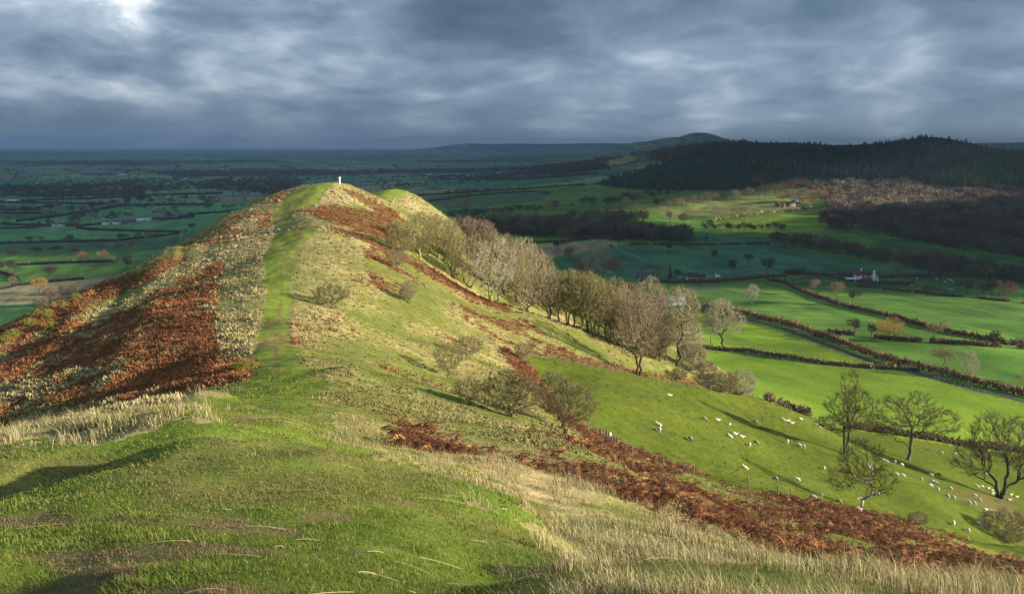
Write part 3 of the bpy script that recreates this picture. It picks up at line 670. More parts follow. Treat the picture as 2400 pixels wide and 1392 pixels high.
def twigs(P, par, R, thr, per, L, wd, seed, up=.35, spread=.9, sub=2):
    g = np.random.default_rng(seed); S = np.where((R < thr) & (par >= 0))[0]; S = np.repeat(S, per); n = len(S)
    d = P[S]-P[par[S]]; d /= np.maximum(np.linalg.norm(d, axis=1), 1e-6)[:,None]
    cen = P[R < thr].mean(0); out = P[S]-cen; out /= np.maximum(np.linalg.norm(out, axis=1), 1e-6)[:,None]
    v = d*.6+out*.55+g.normal(0, spread*.6, (n, 3)); v[:,2] += up; v /= np.linalg.norm(v, axis=1)[:,None]
    b = P[S]-d*0+(P[par[S]]-P[S])*g.random((n,1)); l_ = L*g.uniform(.5, 1.3, (n,1)); tip = b+v*l_
    bs, ts, ws = [b], [tip], [np.full(n, wd)]
    for q in range(sub):
        f = g.uniform(.25, .85, (n,1)); v2 = v+g.normal(0, .65, (n, 3)); v2[:,2] += up*.4; v2 /= np.linalg.norm(v2, axis=1)[:,None]
        b2 = b+(tip-b)*f; bs.append(b2); ts.append(b2+v2*l_*g.uniform(.35, .7, (n,1))); ws.append(np.full(n, wd*.75))
    b = np.concatenate(bs); tp = np.concatenate(ts); w = np.concatenate(ws)[:,None]; sd = np.cross(tp-b, g.normal(size=b.shape)); sd /= np.maximum(np.linalg.norm(sd, axis=1), 1e-9)[:,None]
    co = np.stack([b-sd*w/2, b+sd*w/2, tp], 1).reshape(-1, 3)
    return co, np.arange(len(co)).reshape(-1, 3)
def leafs(P, R, thr, per, size, seed, keep=1.0):
    g = np.random.default_rng(seed); S = np.where(R < thr)[0]; S = S[g.random(len(S)) < keep]; S = np.repeat(S, per); n = len(S)
    c = P[S]+g.normal(0, size*1.3, (n, 3)); a = g.normal(size=(n, 3)); a /= np.linalg.norm(a, axis=1)[:,None]; b = np.cross(a, g.normal(size=(n, 3))); b /= np.linalg.norm(b, axis=1)[:,None]
    s_ = size*g.uniform(.6, 1.4, (n,1)); co = np.stack([c-a*s_, c+b*s_*.7, c+a*s_], 1).reshape(-1, 3)
    return co, np.arange(len(co)).reshape(-1, 3)
def wood_mat(name, a, b, rough=.9):
    m, t, bs = newmat(name); oi = t.add('ShaderNodeObjectInfo'); geo = t.add('ShaderNodeNewGeometry')
    n = t.noise(geo.outputs['Position'], .9, 4, .6); f = t.math('ADD', t.math('MULTIPLY', n, .8), t.math('MULTIPLY', geo.outputs['Random Per Island'], .35))
    t.put(bs.inputs['Base Color'], t.ramp(f, [(.25, a), (.85, b)])); bs.inputs['Roughness'].default_value = rough; bs.inputs['Specular IOR Level'].default_value = .1
    return m
BARK = wood_mat('bark_grey', (.075,.06,.04), (.17,.14,.095)); BARKM = wood_mat('bark_mossy', (.13,.13,.04), (.30,.30,.09)); BARKD = wood_mat('bark_dark', (.03,.026,.022), (.085,.07,.05)); BARKP = wood_mat('bark_pale', (.20,.17,.12), (.42,.38,.30))
BIRCH = wood_mat('bark_birch', (.03,.028,.026), (.50,.47,.42))
TW = dict(thorn=wood_mat('twig_thorn', (.085,.075,.034), (.24,.205,.10)), dkolive=wood_mat('twig_dark_olive', (.062,.054,.025), (.18,.15,.07)), olive=wood_mat('twig_olive', (.15,.135,.05), (.37,.32,.14)), tan=wood_mat('twig_tan', (.19,.15,.08), (.40,.325,.195)), dark=wood_mat('twig_dark', (.022,.017,.012), (.066,.048,.032)), brown=wood_mat('twig_brown', (.145,.11,.06), (.34,.26,.155)),
          pink=wood_mat('twig_pink', (.15,.095,.065), (.31,.215,.155)), pale=wood_mat('twig_pale', (.24,.215,.125), (.48,.43,.29)), rust=wood_mat('leaf_rust', (.16,.065,.022), (.32,.15,.05)), ochre=wood_mat('leaf_ochre', (.26,.13,.03), (.48,.28,.08)), green=wood_mat('evergreen', (.018,.042,.014), (.055,.09,.03)), holly=wood_mat('evergreen_bush', (.03,.055,.02), (.07,.11,.035)), gorse=wood_mat('gorse', (.10,.11,.02), (.30,.27,.05)))
KIND = {}
def archetype(key, env, N, seed, rt, r0=.0016, bf=.35, trunk=(0,0,.22), stems=1, shell=.5, gnarl=.03, per=5, L=.05, wd=0.00350, thr=.006, sub=2, up=.35, spread=.9, leaf=None):
    """meshes of a tree one unit tall: trunk with its limbs, crown of fine branches and twigs"""
    P, par = grow(env, N, seed, bf, trunk, stems, shell, gnarl); R, kids = radii(P, par, r0); R = R*(rt/R[0]) if R[0] > rt else R
    R = np.maximum(R, r0*.8); root = par < 0; fl = P[:,2] < .03; R[fl] *= 1.35
    big = R > thr
    c1, q1 = tubes(P, par, R, 7, big & (R > thr*2.2)); c1b, q1b = tubes(P, par, R, 5, big & (R <= thr*2.2)); q1 = np.r_[q1, q1b+len(c1)]; c1 = np.r_[c1, c1b]
    c2, q2 = tubes(P, par, R, 3, ~big); c3, t3 = twigs(P, par, R, thr, per, L, wd, seed+1, up, spread, sub); t3 = t3+len(c2); cs = [c2, c3]
    if leaf: c4, t4 = leafs(P, R, thr*1.3, leaf[0], leaf[1], seed+2); t3 = np.r_[t3, t4+len(c2)+len(c3)]; cs.append(c4)
    KIND[key] = ((c1, q1), (np.concatenate(cs), q2, t3)); return KIND[key]
E_ = lambda *a: a
round_ = [E_(0,0,.62,.40,.40,.36)]
archetype('oak', [E_(0,0,.65,.44,.44,.31)], 400, 3, .036, shell=.1, trunk=(.02,0,.34), gnarl=.10, per=9, L=.07, wd=0.0068)
archetype('oak_wide', [E_(-.12,0,.66,.42,.42,.29), E_(.2,.05,.60,.38,.36,.25)], 400, 5, .038, shell=.1, trunk=(-.02,0,.32), gnarl=.12, per=9, L=.07, wd=0.0068)
archetype('oak_leafy', [E_(0,0,.62,.46,.44,.35)], 240, 7, .036, shell=.15, trunk=(0,0,.30), gnarl=.10, per=4, L=.05, wd=.004, leaf=(7,.017))
archetype('ash', [E_(0,0,.68,.27,.27,.31), E_(.04,0,.50,.30,.28,.18)], 300, 9, .028, shell=.1, trunk=(.02,0,.30), gnarl=.06, per=9, L=.06, wd=0.0068)
archetype('small', [E_(0,0,.62,.36,.36,.34)], 160, 13, .03, shell=.1, trunk=(.0,0,.3), gnarl=.08, per=9, L=.08, wd=0.0068)
archetype('tiered', [E_(.02,0,.84,.14,.13,.16), E_(-.08,0,.58,.25,.22,.13), E_(.12,0,.62,.22,.2,.16), E_(-.12,0,.36,.30,.26,.10), E_(.14,0,.40,.30,.26,.11)], 900, 15, .017, trunk=(.02,0,.30), stems=2, gnarl=.03, per=7, L=.05, wd=0.0027, bf=.35)
archetype('spread', [E_(-.28,0,.66,.30,.28,.28), E_(.10,0,.72,.28,.28,.28), E_(.38,0,.56,.34,.28,.20), E_(-.42,0,.5,.2,.2,.18)], 900, 17, .023, trunk=(.06,0,.30), stems=2, gnarl=.045, per=7, L=.05, wd=0.0027, bf=.4)
archetype('fan', [E_(-.14,0,.70,.26,.26,.30), E_(.16,0,.66,.28,.26,.30), E_(-.32,0,.44,.24,.24,.2), E_(.34,0,.40,.22,.24,.22)], 1000, 19, .019, trunk=(0,0,.15), stems=4, gnarl=.03, per=7, L=.05, wd=0.0027, bf=.6)
archetype('open', [E_(-.02,0,.66,.34,.3,.32), E_(-.30,0,.44,.18,.22,.18), E_(.26,0,.40,.22,.22,.22)], 700, 21, .026, trunk=(.03,0,.24), gnarl=.10, per=4, L=.06, wd=0.0027, up=.15)
archetype('thorn', [E_(0,0,.60,.58,.55,.40)], 420, 23, .040, trunk=(-.06,0,.20), stems=2, gnarl=.12, per=5, L=.09, wd=0.00894, up=.1)
archetype('thorn_big', [E_(-.1,0,.58,.52,.5,.42), E_(.25,0,.5,.42,.45,.36)], 620, 25, .034, trunk=(0,0,.10), stems=4, gnarl=.14, per=8, L=.085, wd=0.00683, up=.2)
archetype('thorn_tall', [E_(-.14,0,.62,.38,.4,.38), E_(.14,0,.46,.42,.45,.36)], 620, 27, .030, trunk=(0,0,.07), stems=5, gnarl=.12, per=8, L=.085, wd=0.00520, up=.3)
archetype('beech', [E_(0,0,.60,.34,.34,.40)], 600, 29, .022, trunk=(.01,0,.28), gnarl=.05, per=5, L=.055, wd=0.0034, bf=.45)
archetype('grove', [E_(0,0,.64,.27,.27,.36), E_(.03,0,.4,.25,.25,.2)], 560, 31, .017, trunk=(.02,0,.30), stems=2, gnarl=.05, per=5, L=.05, wd=0.0034, bf=.45)
archetype('tangled', [E_(0,0,.60,.40,.38,.40), E_(-.1,0,.35,.36,.34,.25)], 560, 33, .028, trunk=(.03,0,.2), stems=3, gnarl=.16, per=5, L=.06, wd=0.0034, up=.05, spread=1.3)
archetype('gnarled', [E_(-.05,0,.70,.28,.28,.30), E_(.26,0,.52,.22,.22,.22), E_(-.2,0,.46,.2,.2,.18)], 650, 35, .024, trunk=(.03,0,.34), gnarl=.13, per=6, L=.05, wd=0.00400)
archetype('poplar', [E_(0,0,.58,.30,.30,.44)], 420, 37, .022, trunk=(0,0,.2), stems=2, gnarl=.05, per=7, L=.06, wd=.004, bf=.5, up=.6)
archetype('shrub', [E_(0,0,.45,.75,.7,.5)], 300, 39, .018, trunk=(0,0,.06), stems=6, gnarl=.10, per=8, L=.13, wd=0.00813, up=.4)
archetype('bush_leafy', [E_(0,0,.45,.70,.65,.46)], 140, 41, .018, trunk=(0,0,.06), stems=5, gnarl=.10, per=4, L=.10, wd=.006, leaf=(10,.035))
def conifer_mesh(seed, layers=9, n=9):
    g = np.random.default_rng(seed); co, tri = [], []
    for i in range(layers):
        t_ = i/(layers-1); z = .10+.84*t_; rad = (.17*(1-t_)**.85+.018); a0 = g.random()*6
        for k in range(n):
            a = a0+k*2*math.pi/n+g.normal(0, .15); rr_ = rad*g.uniform(.7, 1.25); o = len(co)
            co += [[0, 0, z+.10], [math.cos(a-.38)*rr_, math.sin(a-.38)*rr_, z-.035*g.random()], [math.cos(a+.38)*rr_*.9, math.sin(a+.38)*rr_*.9, z-.05*g.random()]]; tri.append([o, o+1, o+2])
    return np.array(co), np.array(tri)
CONE = [conifer_mesh(i) for i in range(4)]
MESHES = {}
def tree_meshes(key, bark, tw):
    k = (key, bark.name, tw)
    if k not in MESHES:
        (c1, q1), (c2, q2, t2) = KIND[key]
        MESHES[k] = (mesh_np('trunk', c1, None, q1, None, True, [bark]), mesh_np('crown', c2, t2, q2, None, False, [TW[tw]]))
    return MESHES[k]
def tree_at(x, y, h, w, key, bark, tw, label, name='bare_tree', cat='tree', group=None, rz=0, aspect=None, parts=True):
    """h, w in metres; the archetype is one unit tall and about KW wide"""
    a, b_ = tree_meshes(key, bark, tw); e = link(name, None, None, (x, y, H(x, y)-.05), rz, label, cat, group)
    kw = KW[key]; s = w/(h*kw); e.scale = (h*s, h*s, h)
    link('trunk', a, e); link('crown', b_, e); return e
for i_ in range(5):
    g_ = np.random.default_rng(900+i_); ev = [E_(g_.normal(0,.16), g_.normal(0,.12), g_.uniform(.50,.80), g_.uniform(.20,.34), g_.uniform(.2,.32), g_.uniform(.15,.24)) for _ in range(5)]
    archetype('oak_v%d' % i_, ev, 360, 910+i_, .034, shell=.1, trunk=(g_.normal(0,.03), 0, g_.uniform(.26,.36)), gnarl=.12, per=7, L=.06, wd=.0062)
KW = {k: float(np.ptp(v[1][0][:,0])*.5+np.ptp(v[1][0][:,1])*.5) for k, v in KIND.items()}
KH = {k: float(v[1][0][:,2].max()) for k, v in KIND.items()}
def put(u, v, hpx, wpx, key, bark, tw, label, dmin=2.0, **kw):
    if key in ('oak', 'oak_wide', 'ash', 'small') and (u*7+v*3) % 9 != 0: key = 'oak_v%d' % ((u*5+v*11) % 5)
    x, y, z = hit(u, v, dmin)
    if np.isnan(y[0]): print('MISS', u, v, label); return None
    s = float(y[0])/F*1.02; return tree_at(float(x[0]), float(y[0]), hpx*s/KH[key], wpx*s, key, bark, tw, label, rz=kw.pop('rz', (u*.37+v*.11) % 6.28), **kw)
print('archetypes', {k: len(v[1][2]) for k, v in KIND.items()})
# ------------------------------------------------------------------ trees on the hill and in the pasture
PT = 'trees standing in the sheep pasture'; GR_ = 'bare trees in the grove along the rib'; TH_ = 'hawthorns scattered on the hillside'
put(1980,1064,218,128,'tiered',BARKD,'dkolive','tall twin-stemmed bare tree with tiered crown, in the sheep pasture',rz=0,group=PT)
put(2128,1078,176,180,'spread',BARK,'dkolive','wide spreading bare tree with pale forked trunk in the sheep pasture',rz=0,group=PT)
put(2342,1167,222,195,'fan',BARKD,'dkolive','big many-stemmed bare tree fanning up, far right of the sheep pasture',rz=0,group=PT)
put(2018,1197,190,150,'open',BIRCH,'dark','silver birch with flecked trunk rising right behind the bracken bank',rz=0,dmin=118,group=PT)
put(2352,1262,78,150,'shrub',BARKD,'brown','dense dark brown bush at the foot of the pasture beside the bracken',name='bush',cat='bush',dmin=125)
put(2150,1228,34,60,'shrub',BARKD,'brown','thin wispy bush behind the bracken, beside the dark open tree',name='bush',cat='bush',dmin=125)
put(775,724,66,92,'thorn',BARKD,'thorn','lone round hawthorn beside the ridge path, casting a long shadow over it',name='hawthorn',rz=0.3,group=TH_)
put(930,630,50,58,'thorn',BARKD,'brown','upper small hawthorn above the red bracken patch',name='hawthorn',rz=1.3,group=TH_)
put(958,710,60,56,'thorn_tall',BARKD,'tan','lower small hawthorn at the edge of the red bracken patch',name='hawthorn',rz=2.,group=TH_)
put(1052,882,90,84,'thorn',BARKD,'olive','twisted hawthorn with clear forked trunk and shadow on the green slope',name='hawthorn',rz=.9,group=TH_,dmin=98)
put(1097,840,60,80,'thorn',BARKD,'brown','round hawthorn just behind the twisted forked one',name='hawthorn',rz=2.7,group=TH_,dmin=98)
put(1098,948,76,80,'thorn',BARKD,'olive','smaller hawthorn at the left end of the big thorn bushes',name='hawthorn',rz=4.1,dmin=82,group=TH_)
put(1195,976,125,150,'thorn_big',BARKD,'thorn','broad hawthorn thicket, the middle of the three by the gully',name='hawthorn',rz=0,dmin=92,group=TH_)
put(1320,1014,152,160,'thorn_tall',BARKD,'thorn','largest hawthorn, many-stemmed, beside the bracken-filled gully',name='hawthorn',rz=0,dmin=97,group=TH_)
put(1225,842,44,46,'thorn',BARK,'pink','pale little hawthorn by the top fence of the pasture',name='hawthorn',rz=.5,dmin=130,group=TH_)
put(1085,496,32,40,'thorn',BARKD,'tan','tiny thorn tree on the flank of the farthest knoll',name='hawthorn',dmin=345,group=TH_)
GROVE = [(940,592,80,92,'shrub','olive',BARKM,'low olive scrub tree at the left end of the grove'),(985,606,118,96,'beech','olive',BARKM,'first tall tree of the grove, green mossy stems close together'),
 (1004,614,124,110,'beech','olive',BARKM,'grove tree with the brightest mossy green trunk'),(1030,604,100,90,'grove','olive',BARKM,'grove tree just right of the mossy trunks'),
 (1062,652,120,70,'grove','olive',BARKD,'slender dark-stemmed tree standing in front of the grove'),(1080,622,120,100,'beech','brown',BARKM,'brownish-topped tree in the middle of the upper grove'),
 (1100,674,135,96,'tangled','tan',BARKD,'dark leaning trunk with tan twigs above the shaded slope'),(1128,655,150,96,'beech','pink',BARKM,'pinkish-crowned tree behind the tangled pale one'),
 (1160,712,165,130,'tangled','pale',BARKM,'pale tangled tree spreading low over the slope at the rib edge'),(1195,700,150,95,'tangled','tan',BARKM,'tan tree filling in behind the pale tangled one'),
 (1234,726,88,110,'tangled','brown',BARKD,'low dark tree leaning left on the rib edge'),(1228,690,140,78,'poplar','pale',BARK,'pale pointed tree standing behind the leaning dark one'),
 (1262,716,130,96,'beech','tan',BARKM,'tan feathery tree right of the leaning dark one'),(1330,772,136,92,'grove','olive',BARKM,'left tree of the dense olive clump'),
 (1362,780,150,106,'beech','olive',BARKM,'tall middle tree of the dense olive clump'),(1388,788,146,104,'grove','olive',BARKM,'olive clump tree with the brightest lit mossy trunk'),
 (1420,792,132,96,'beech','brown',BARKM,'brown-tinged tree at the right of the olive clump'),(1446,800,165,84,'tangled','tan',BARK,'pale tan tree bounding the olive clump on the right'),
 (1478,806,150,84,'grove','pink',BARK,'pinkish tree between the olive clump and the gnarled tree'),(1520,800,160,100,'beech','tan',BARK,'pinkish-tan rounded tree near the grey barn roof'),(1452,810,74,84,'shrub','brown',BARKD,'dark scrub at the foot of the olive clump'),(1530,838,90,90,'shrub','brown',BARKD,'brown scrub between the dark trunk and the gnarled tree'),
 (1495,888,205,128,'grove','brown',BARKD,'tall brown-twigged tree with a thick dark trunk on the fence line'),(1560,845,150,80,'grove','tan',BARK,'slim tan tree tucked behind the gnarled one'),
 (1590,860,198,150,'gnarled','tan',BARKD,'gnarled tall tree with a dark bulge low on its trunk'),(1300,740,84,80,'shrub','tan',BARK,'tan bushes just behind the rib edge before the olive clump')]
GROVE += [(1040,612,112,96,'beech','olive',BARKD,'tree behind the slender dark-stemmed one'),(1118,640,135,96,'beech','brown',BARKD,'dark-stemmed tree in the back row above the pale tangled one'),(1142,668,140,90,'grove','olive',BARKM,'back-row tree just left of the pale tangled one'),(1180,690,150,90,'beech','tan',BARKD,'back-row tree just right of the pale tangled one'),(1210,708,128,84,'beech','olive',BARKD,'olive tree between the pale tangled and the leaning one'),(1248,718,150,84,'grove','tan',BARKD,'tall tan tree behind the leaning dark one'),
 (1285,740,96,84,'beech','olive',BARKD,'shorter olive tree in the dip before the dense clump'),(1345,776,140,90,'beech','olive',BARKD,'second tree of the dense olive clump'),(1376,784,150,90,'grove','olive',BARKD,'back tree in the heart of the dense olive clump'),(1405,790,142,96,'beech','olive',BARKM,'fourth tree of the dense olive clump'),(1432,796,140,84,'beech','tan',BARKD,'fifth tree of the dense olive clump'),(1466,812,130,84,'beech','brown',BARKD,'brown tree in shade left of the thick trunk'),(1508,830,140,90,'beech','brown',BARKD,'brown tree between the thick trunk and the slim tan one'),(1545,846,120,84,'beech','brown',BARKD,'brown tree filling the gap before the gnarled one'),(1288,752,124,96,'beech','tan',BARK,'tan tree filling the dip beside the dense olive clump'),(1310,764,128,92,'beech','olive',BARKM,'olive tree leading into the dense olive clump'),(1620,862,120,70,'grove','pale',BARK,'thin pale tree leaning out right of the gnarled one')]
for u, v, hp, wp, key, tw, bk, lb in GROVE: put(u, v, hp, wp, key, bk, tw, lb, dmin=232 if v < 830 else 215, group=GR_)
for u, v, hp, wp, tw, lb in [(1620,868,76,84,'tan','pale leggy bush below the gnarled tree'),(1692,915,50,92,'brown','brown bush on the lower fence line'),(1738,924,66,76,'pale','pale spiky bush at the end of the lower fence line'),(1655,890,50,60,'brown','small bush between the leggy bush and the brown one'),(1592,888,30,46,'brown','little grey bush by the fence below the gnarled tree')]:
    put(u, v, hp, wp, 'shrub', BARK, tw, lb, name='bush', cat='bush', dmin=225, group='bushes along the lower fence')
put(1665,815,110,44,'ash',BARKD,'pale','curved left tree of the pair in the field hedge',dmin=300,rz=1.,group='pair of trees in the field hedge'); put(1692,820,128,92,'gnarled',BARKD,'pale','right tree of the pair in the field hedge, with a bent limb',dmin=300,rz=0,group='pair of trees in the field hedge')
# ------------------------------------------------------------------ single trees of the valley and the plain
ORD = ['first','second','third','fourth','fifth','sixth','seventh','eighth','ninth','tenth','eleventh','twelfth','thirteenth','fourteenth','fifteenth']
VT = 'single trees in the valley fields'
for u, v, h, w, key, tw, lb in [
 (1567,597,34,30,'oak','dark','dark bare tree at the top edge of the big teal field'),(1674,609,27,18,'ash','dark','narrow little tree standing alone inside the teal field'),
 (1752,621,29,28,'oak','dark','round-headed tree alone at the right inside the teal field'),(1655,572,22,13,'ash','dark','slim tree on the track along the top of the teal field'),
 (1718,647,42,36,'oak','dark','bare tree behind the lane hedge, right of the little white shed'),(1797,645,44,42,'oak','dark','dense dark tree on the lane hedge below the teal field'),
 (1858,664,40,52,'oak_wide','dark','wide dark oak above the corner of the long diagonal hedge'),(1762,713,50,42,'gnarled','pale','pale pollarded stub of a tree in the wet field'),
 (1907,692,40,36,'oak','brown','left of three trees on the long diagonal hedge, rounded'),(1962,713,56,54,'oak','brown','largest of three trees on the long diagonal hedge'),(1997,717,42,34,'ash','dark','last of three trees on the long diagonal hedge, narrow'),
 (2174,696,38,32,'gnarled','dark','dark tree alone on the bright field edge with a long shadow'),(2203,661,30,16,'ash','dark','thin dark tree among the far sheep'),
 (2107,660,44,40,'ash','pink','pale pinkish birch clump beside the white farmhouse'),(2268,692,36,44,'oak_wide','dark','flat-topped tree, left of the field-edge group of five'),(2303,696,34,34,'oak','dark','second tree in the field-edge group of five'),(2324,699,50,46,'oak_wide','dark','largest tree in the field-edge group of five'),(2338,700,48,26,'ash','brown','upright tree in the field-edge group of five'),(2363,701,46,48,'oak','rust','tree with rusty leaves at the right of the group of five'),
 (2003,792,52,34,'ash','dark','left bare tree of the hedge with the orange-leaved oak'),(2042,796,42,30,'ash','dark','smaller bare tree just left of the orange-leaved oak'),(2190,804,62,62,'oak','tan','rounded tan tree right of the orange-leaved oak'),(2332,816,46,38,'oak','dark','bare tree where two hedges nearly meet on the right'),
 (2210,868,62,62,'oak','olive','spreading olive-twigged tree on the lane hedge'),(2270,888,70,54,'poplar','pale','pale feathery tree on the lane hedge beside the olive one'),(2392,900,26,30,'small','tan','little tree in the field at the far right edge'),
 (1318,567,36,32,'oak','rust','left of two dark trees on the hedge below the valley wood'),(1367,561,28,30,'oak','dark','right of two dark trees on the hedge below the valley wood'),(1306,592,32,34,'oak_wide','dark','bare tree in the tan field beyond the grove'),(1450,576,28,34,'oak_wide','dark','broad tree at the right end of the tan field'),(1483,573,24,26,'oak','dark','small tree right of the broad one by the tan field'),(1432,594,26,20,'ash','dark','thin tree behind the pale poplar'),
 (1285,497,26,32,'oak','ochre','ochre-leaved round tree on the upper valley slope'),(1170,510,28,32,'oak','rust','russet-leaved round tree beyond the end of the ridge'),(1465,503,30,50,'oak_wide','tan','wide clump-like tree at the corner of the pale field'),(1652,499,17,28,'small','tan','low round tree in the upper sunlit field'),(1740,510,30,34,'oak','tan','rounded tan tree above the sunlit strip field'),(1715,507,22,28,'small','tan','small tree left of the rounded tan one'),(1680,505,24,24,'small','tan','small pale tree above the stubble edge'),(1602,528,30,30,'oak','brown','tree at the front of the middle hedge line'),(1570,522,28,26,'ash','brown','slim tree left in the middle hedge line'),(1622,524,22,24,'small','brown','small tree right in the middle hedge line'),
 (1775,440,36,36,'oak','rust','russet tree at the foot of the dark conifer slope'),(1505,642,30,26,'ash','tan','bare tree behind the dark-roofed house'),(1540,653,28,24,'poplar','brown','thin tree between the dark-roofed house and the conifer'),(1588,655,26,26,'oak','dark','bushy tree right of the garden conifer'),
 (1540,492,30,34,'oak','dark','tree at the left of the middle slope, near the valley wood'),(1480,498,32,30,'oak','tan','tan tree left of the middle slope field'),
 (1335,622,48,40,'oak','pink','pinkish rounded tree beyond the grove'),(1362,640,40,36,'poplar','tan','tan tree beside the pinkish rounded one'),(1230,660,60,50,'poplar','pale','pale tree behind the dip in the grove'),
 (1400,668,112,84,'poplar','pale','tall pale poplar glowing in the sun beyond the grove'),(1438,668,70,60,'oak','pink','pinkish tree right of the tall pale poplar'),(1360,668,60,60,'oak_wide','brown','dark tree left of the tall pale poplar')]:
    leafy = tw in ('rust','ochre'); put(u, v, h, w, 'oak_leafy' if leafy else key, BARKD if tw in ('dark','brown') else BARK, tw, lb, dmin=275, group=VT)
put(2086,802,64,72,'oak_leafy',BARKD,'ochre','oak with orange-brown leaves on the field hedge',dmin=275,name='leafy_tree',group=VT)
PLN = 'single trees on the plain west of the ridge'
for u, v, h, w, key, tw, lb in [
 (93,687,40,42,'oak_leafy','ochre','orange-leaved oak in the tan field left of the ridge'),(113,656,38,40,'oak','dark','grey round tree behind the orange-leaved oak'),(30,645,40,36,'oak','dark','dark tree at the end of the left hedge'),(6,642,34,34,'oak','dark','dark tree at the very left edge by the hedge'),(30,668,22,26,'small','brown','small round tree on the tan field border'),
 (194,616,30,34,'oak_leafy','rust','left of the two brown-leaved trees on the bright field hedge'),(231,615,27,18,'ash','pale','pale thin tree between two brown-leaved trees'),(246,613,28,28,'oak_leafy','ochre','right of the two brown-leaved trees on the bright field hedge'),
 (68,571,20,18,'oak','dark','dark pair-like tree on the long left hedge'),(97,569,18,20,'oak','rust','reddish small tree on the long left hedge'),(165,569,20,20,'oak','dark','tree with thin crown on the long left hedge'),(153,568,13,12,'small','dark','stubby small tree on the long left hedge'),
 (280,565,20,22,'oak','dark','first of four trees on the hedge near the ridge'),(293,564,18,20,'oak','dark','second of four trees on the hedge near the ridge'),(324,564,22,22,'oak','brown','third of four trees on the hedge near the ridge'),(349,561,20,24,'oak','brown','fourth of four trees on the hedge near the ridge'),
 (452,543,22,26,'oak','dark','dark round tree just left of the ridge edge'),(432,552,18,26,'small','brown','brown scrubby tree beside the ridge edge'),(278,590,24,30,'oak','pink','greyish-pink tree in the tree strip'),(305,586,24,28,'oak','brown','brown tree at the right of the tree strip'),
 (60,502,20,24,'oak','dark','first big tree on the low hedge left of the farm'),(90,500,18,18,'oak','dark','second tree on the low hedge left of the farm'),(116,498,22,26,'oak_wide','dark','wide tree at the middle of the diagonal hedge'),(168,504,24,22,'oak','dark','tall dark tree on the diagonal hedge'),(190,501,20,18,'oak','rust','rusty-tinged tree on the diagonal hedge'),(214,496,20,20,'oak','dark','tree higher up the diagonal hedge'),(238,490,20,22,'oak','dark','tree near the top of the diagonal hedge'),(267,483,16,20,'oak','dark','last tree at the top of the diagonal hedge'),
 (330,478,22,28,'oak','dark','large tree on the hedge above the farm'),(354,479,16,16,'oak','dark','smaller tree right of the large one above the farm'),(402,480,16,20,'oak','dark','tree in the middle of the far left hedge'),(434,477,24,24,'oak','dark','tall tree of the far left hedge'),(476,478,20,22,'oak','dark','tree at the right of the far left hedge'),(496,474,16,18,'oak','dark','tree next to the ridge on the far left hedge'),
 (397,516,18,22,'oak','dark','tree behind the big farm barn'),(447,514,16,18,'oak','dark','round tree right of the big farm barn'),(301,514,18,24,'oak','dark','dark tree behind the white farm buildings'),(272,518,16,18,'oak','dark','evergreen-dark tree left of the farm'),(254,520,16,22,'oak','dark','round tree at the left end of the farm'),
 (163,536,18,30,'oak_wide','rust','rusty wide tree beside the white cottages'),(183,536,14,20,'small','rust','low rusty tree right of the cottages'),(112,531,18,8,'poplar','green','slim evergreen beside the white cottages'),(140,512,14,16,'small','dark','small tree in the dark field below the diagonal hedge'),(75,524,16,22,'oak','dark','round tree at the left of the dark lower field'),
 (345,568,22,20,'oak','tan','tan tree at the ridge foot'),(30,605,24,36,'oak_wide','dark','big dark tree clump at the left of the tree strip'),(85,598,22,36,'oak_wide','dark','dark wide tree in the tree strip'),(130,596,22,32,'oak_wide','dark','dark rounded tree in the tree strip'),(235,591,22,40,'oak_wide','brown','brown wide tree in the tree strip'),(180,595,14,34,'small','dark','low scrubby tree in the tree strip'),
 (722,425,10,14,'small','dark','round tree behind the summit, left one'),(748,424,9,12,'small','dark','round tree behind the summit, right one'),(300,620,26,22,'bush_leafy','holly','dark green tree hard against the ridge edge'),(265,618,20,24,'small','tan','small tan bush-like tree by the ridge shadow')]:
    put(u, v, h*1.0, w, key, BARKD, tw, lb, dmin=640, group=PLN, name='leafy_tree' if key == 'oak_leafy' else 'bare_tree')
for u, v, h, w, lb in [(120,702,34,40,'mauve bare scrub at the ridge foot beside the tan field'),(160,688,26,50,'brown scrub along the ridge foot'),(96,716,24,40,'dark scrub at the edge of the ridge shadow')]:
    put(u, v, h, w, 'shrub', BARKD, 'pink' if 'mauve' in lb else 'brown', lb, dmin=560, name='bush', cat='bush', group='scrub at the ridge foot')
def row(pts, n, h, w, keys, tws, where, group, dmin, jitter=3, name='bare_tree', vj=1.2):
    g = np.random.default_rng(len(where)); P_ = np.array(pts, float); s = np.r_[0, np.cumsum(np.hypot(*np.diff(P_, axis=0).T))]
    for i in range(n):
        q = s[-1]*(i+.5)/n+g.normal(0, jitter); u, v = np.interp(q, s, P_[:,0]), np.interp(q, s, P_[:,1]); k = g.uniform(.75, 1.2)
        lb = f'{ORD[i] if i < 15 else str(i+1)+"th"} tree from the left {where}'
        put(u, v+g.normal(0, vj), h*k, w*k*g.uniform(.8, 1.2), keys[int(g.integers(len(keys)))], BARKD, tws[int(g.integers(len(tws)))], lb, dmin=dmin, group=group, name=name)
row([(1560,494),(1640,483),(1755,470)], 13, 30, 27, ['oak','ash','oak_wide'], ['tan','brown','brown'], 'in the row on the upper sunlit slope', 'trees in the upper slope row', 900)
row([(1772,468),(1830,458),(1885,450)], 9, 34, 34, ['oak','oak_wide'], ['tan','brown','rust'], 'in the grove above the brick farm', 'trees in the grove above the farm', 900)
row([(1640,541),(1720,546),(1850,545)], 15, 26, 24, ['oak','ash'], ['dark','dark','brown'], 'in the dark belt below the strip field', 'trees in the dark belt', 700)
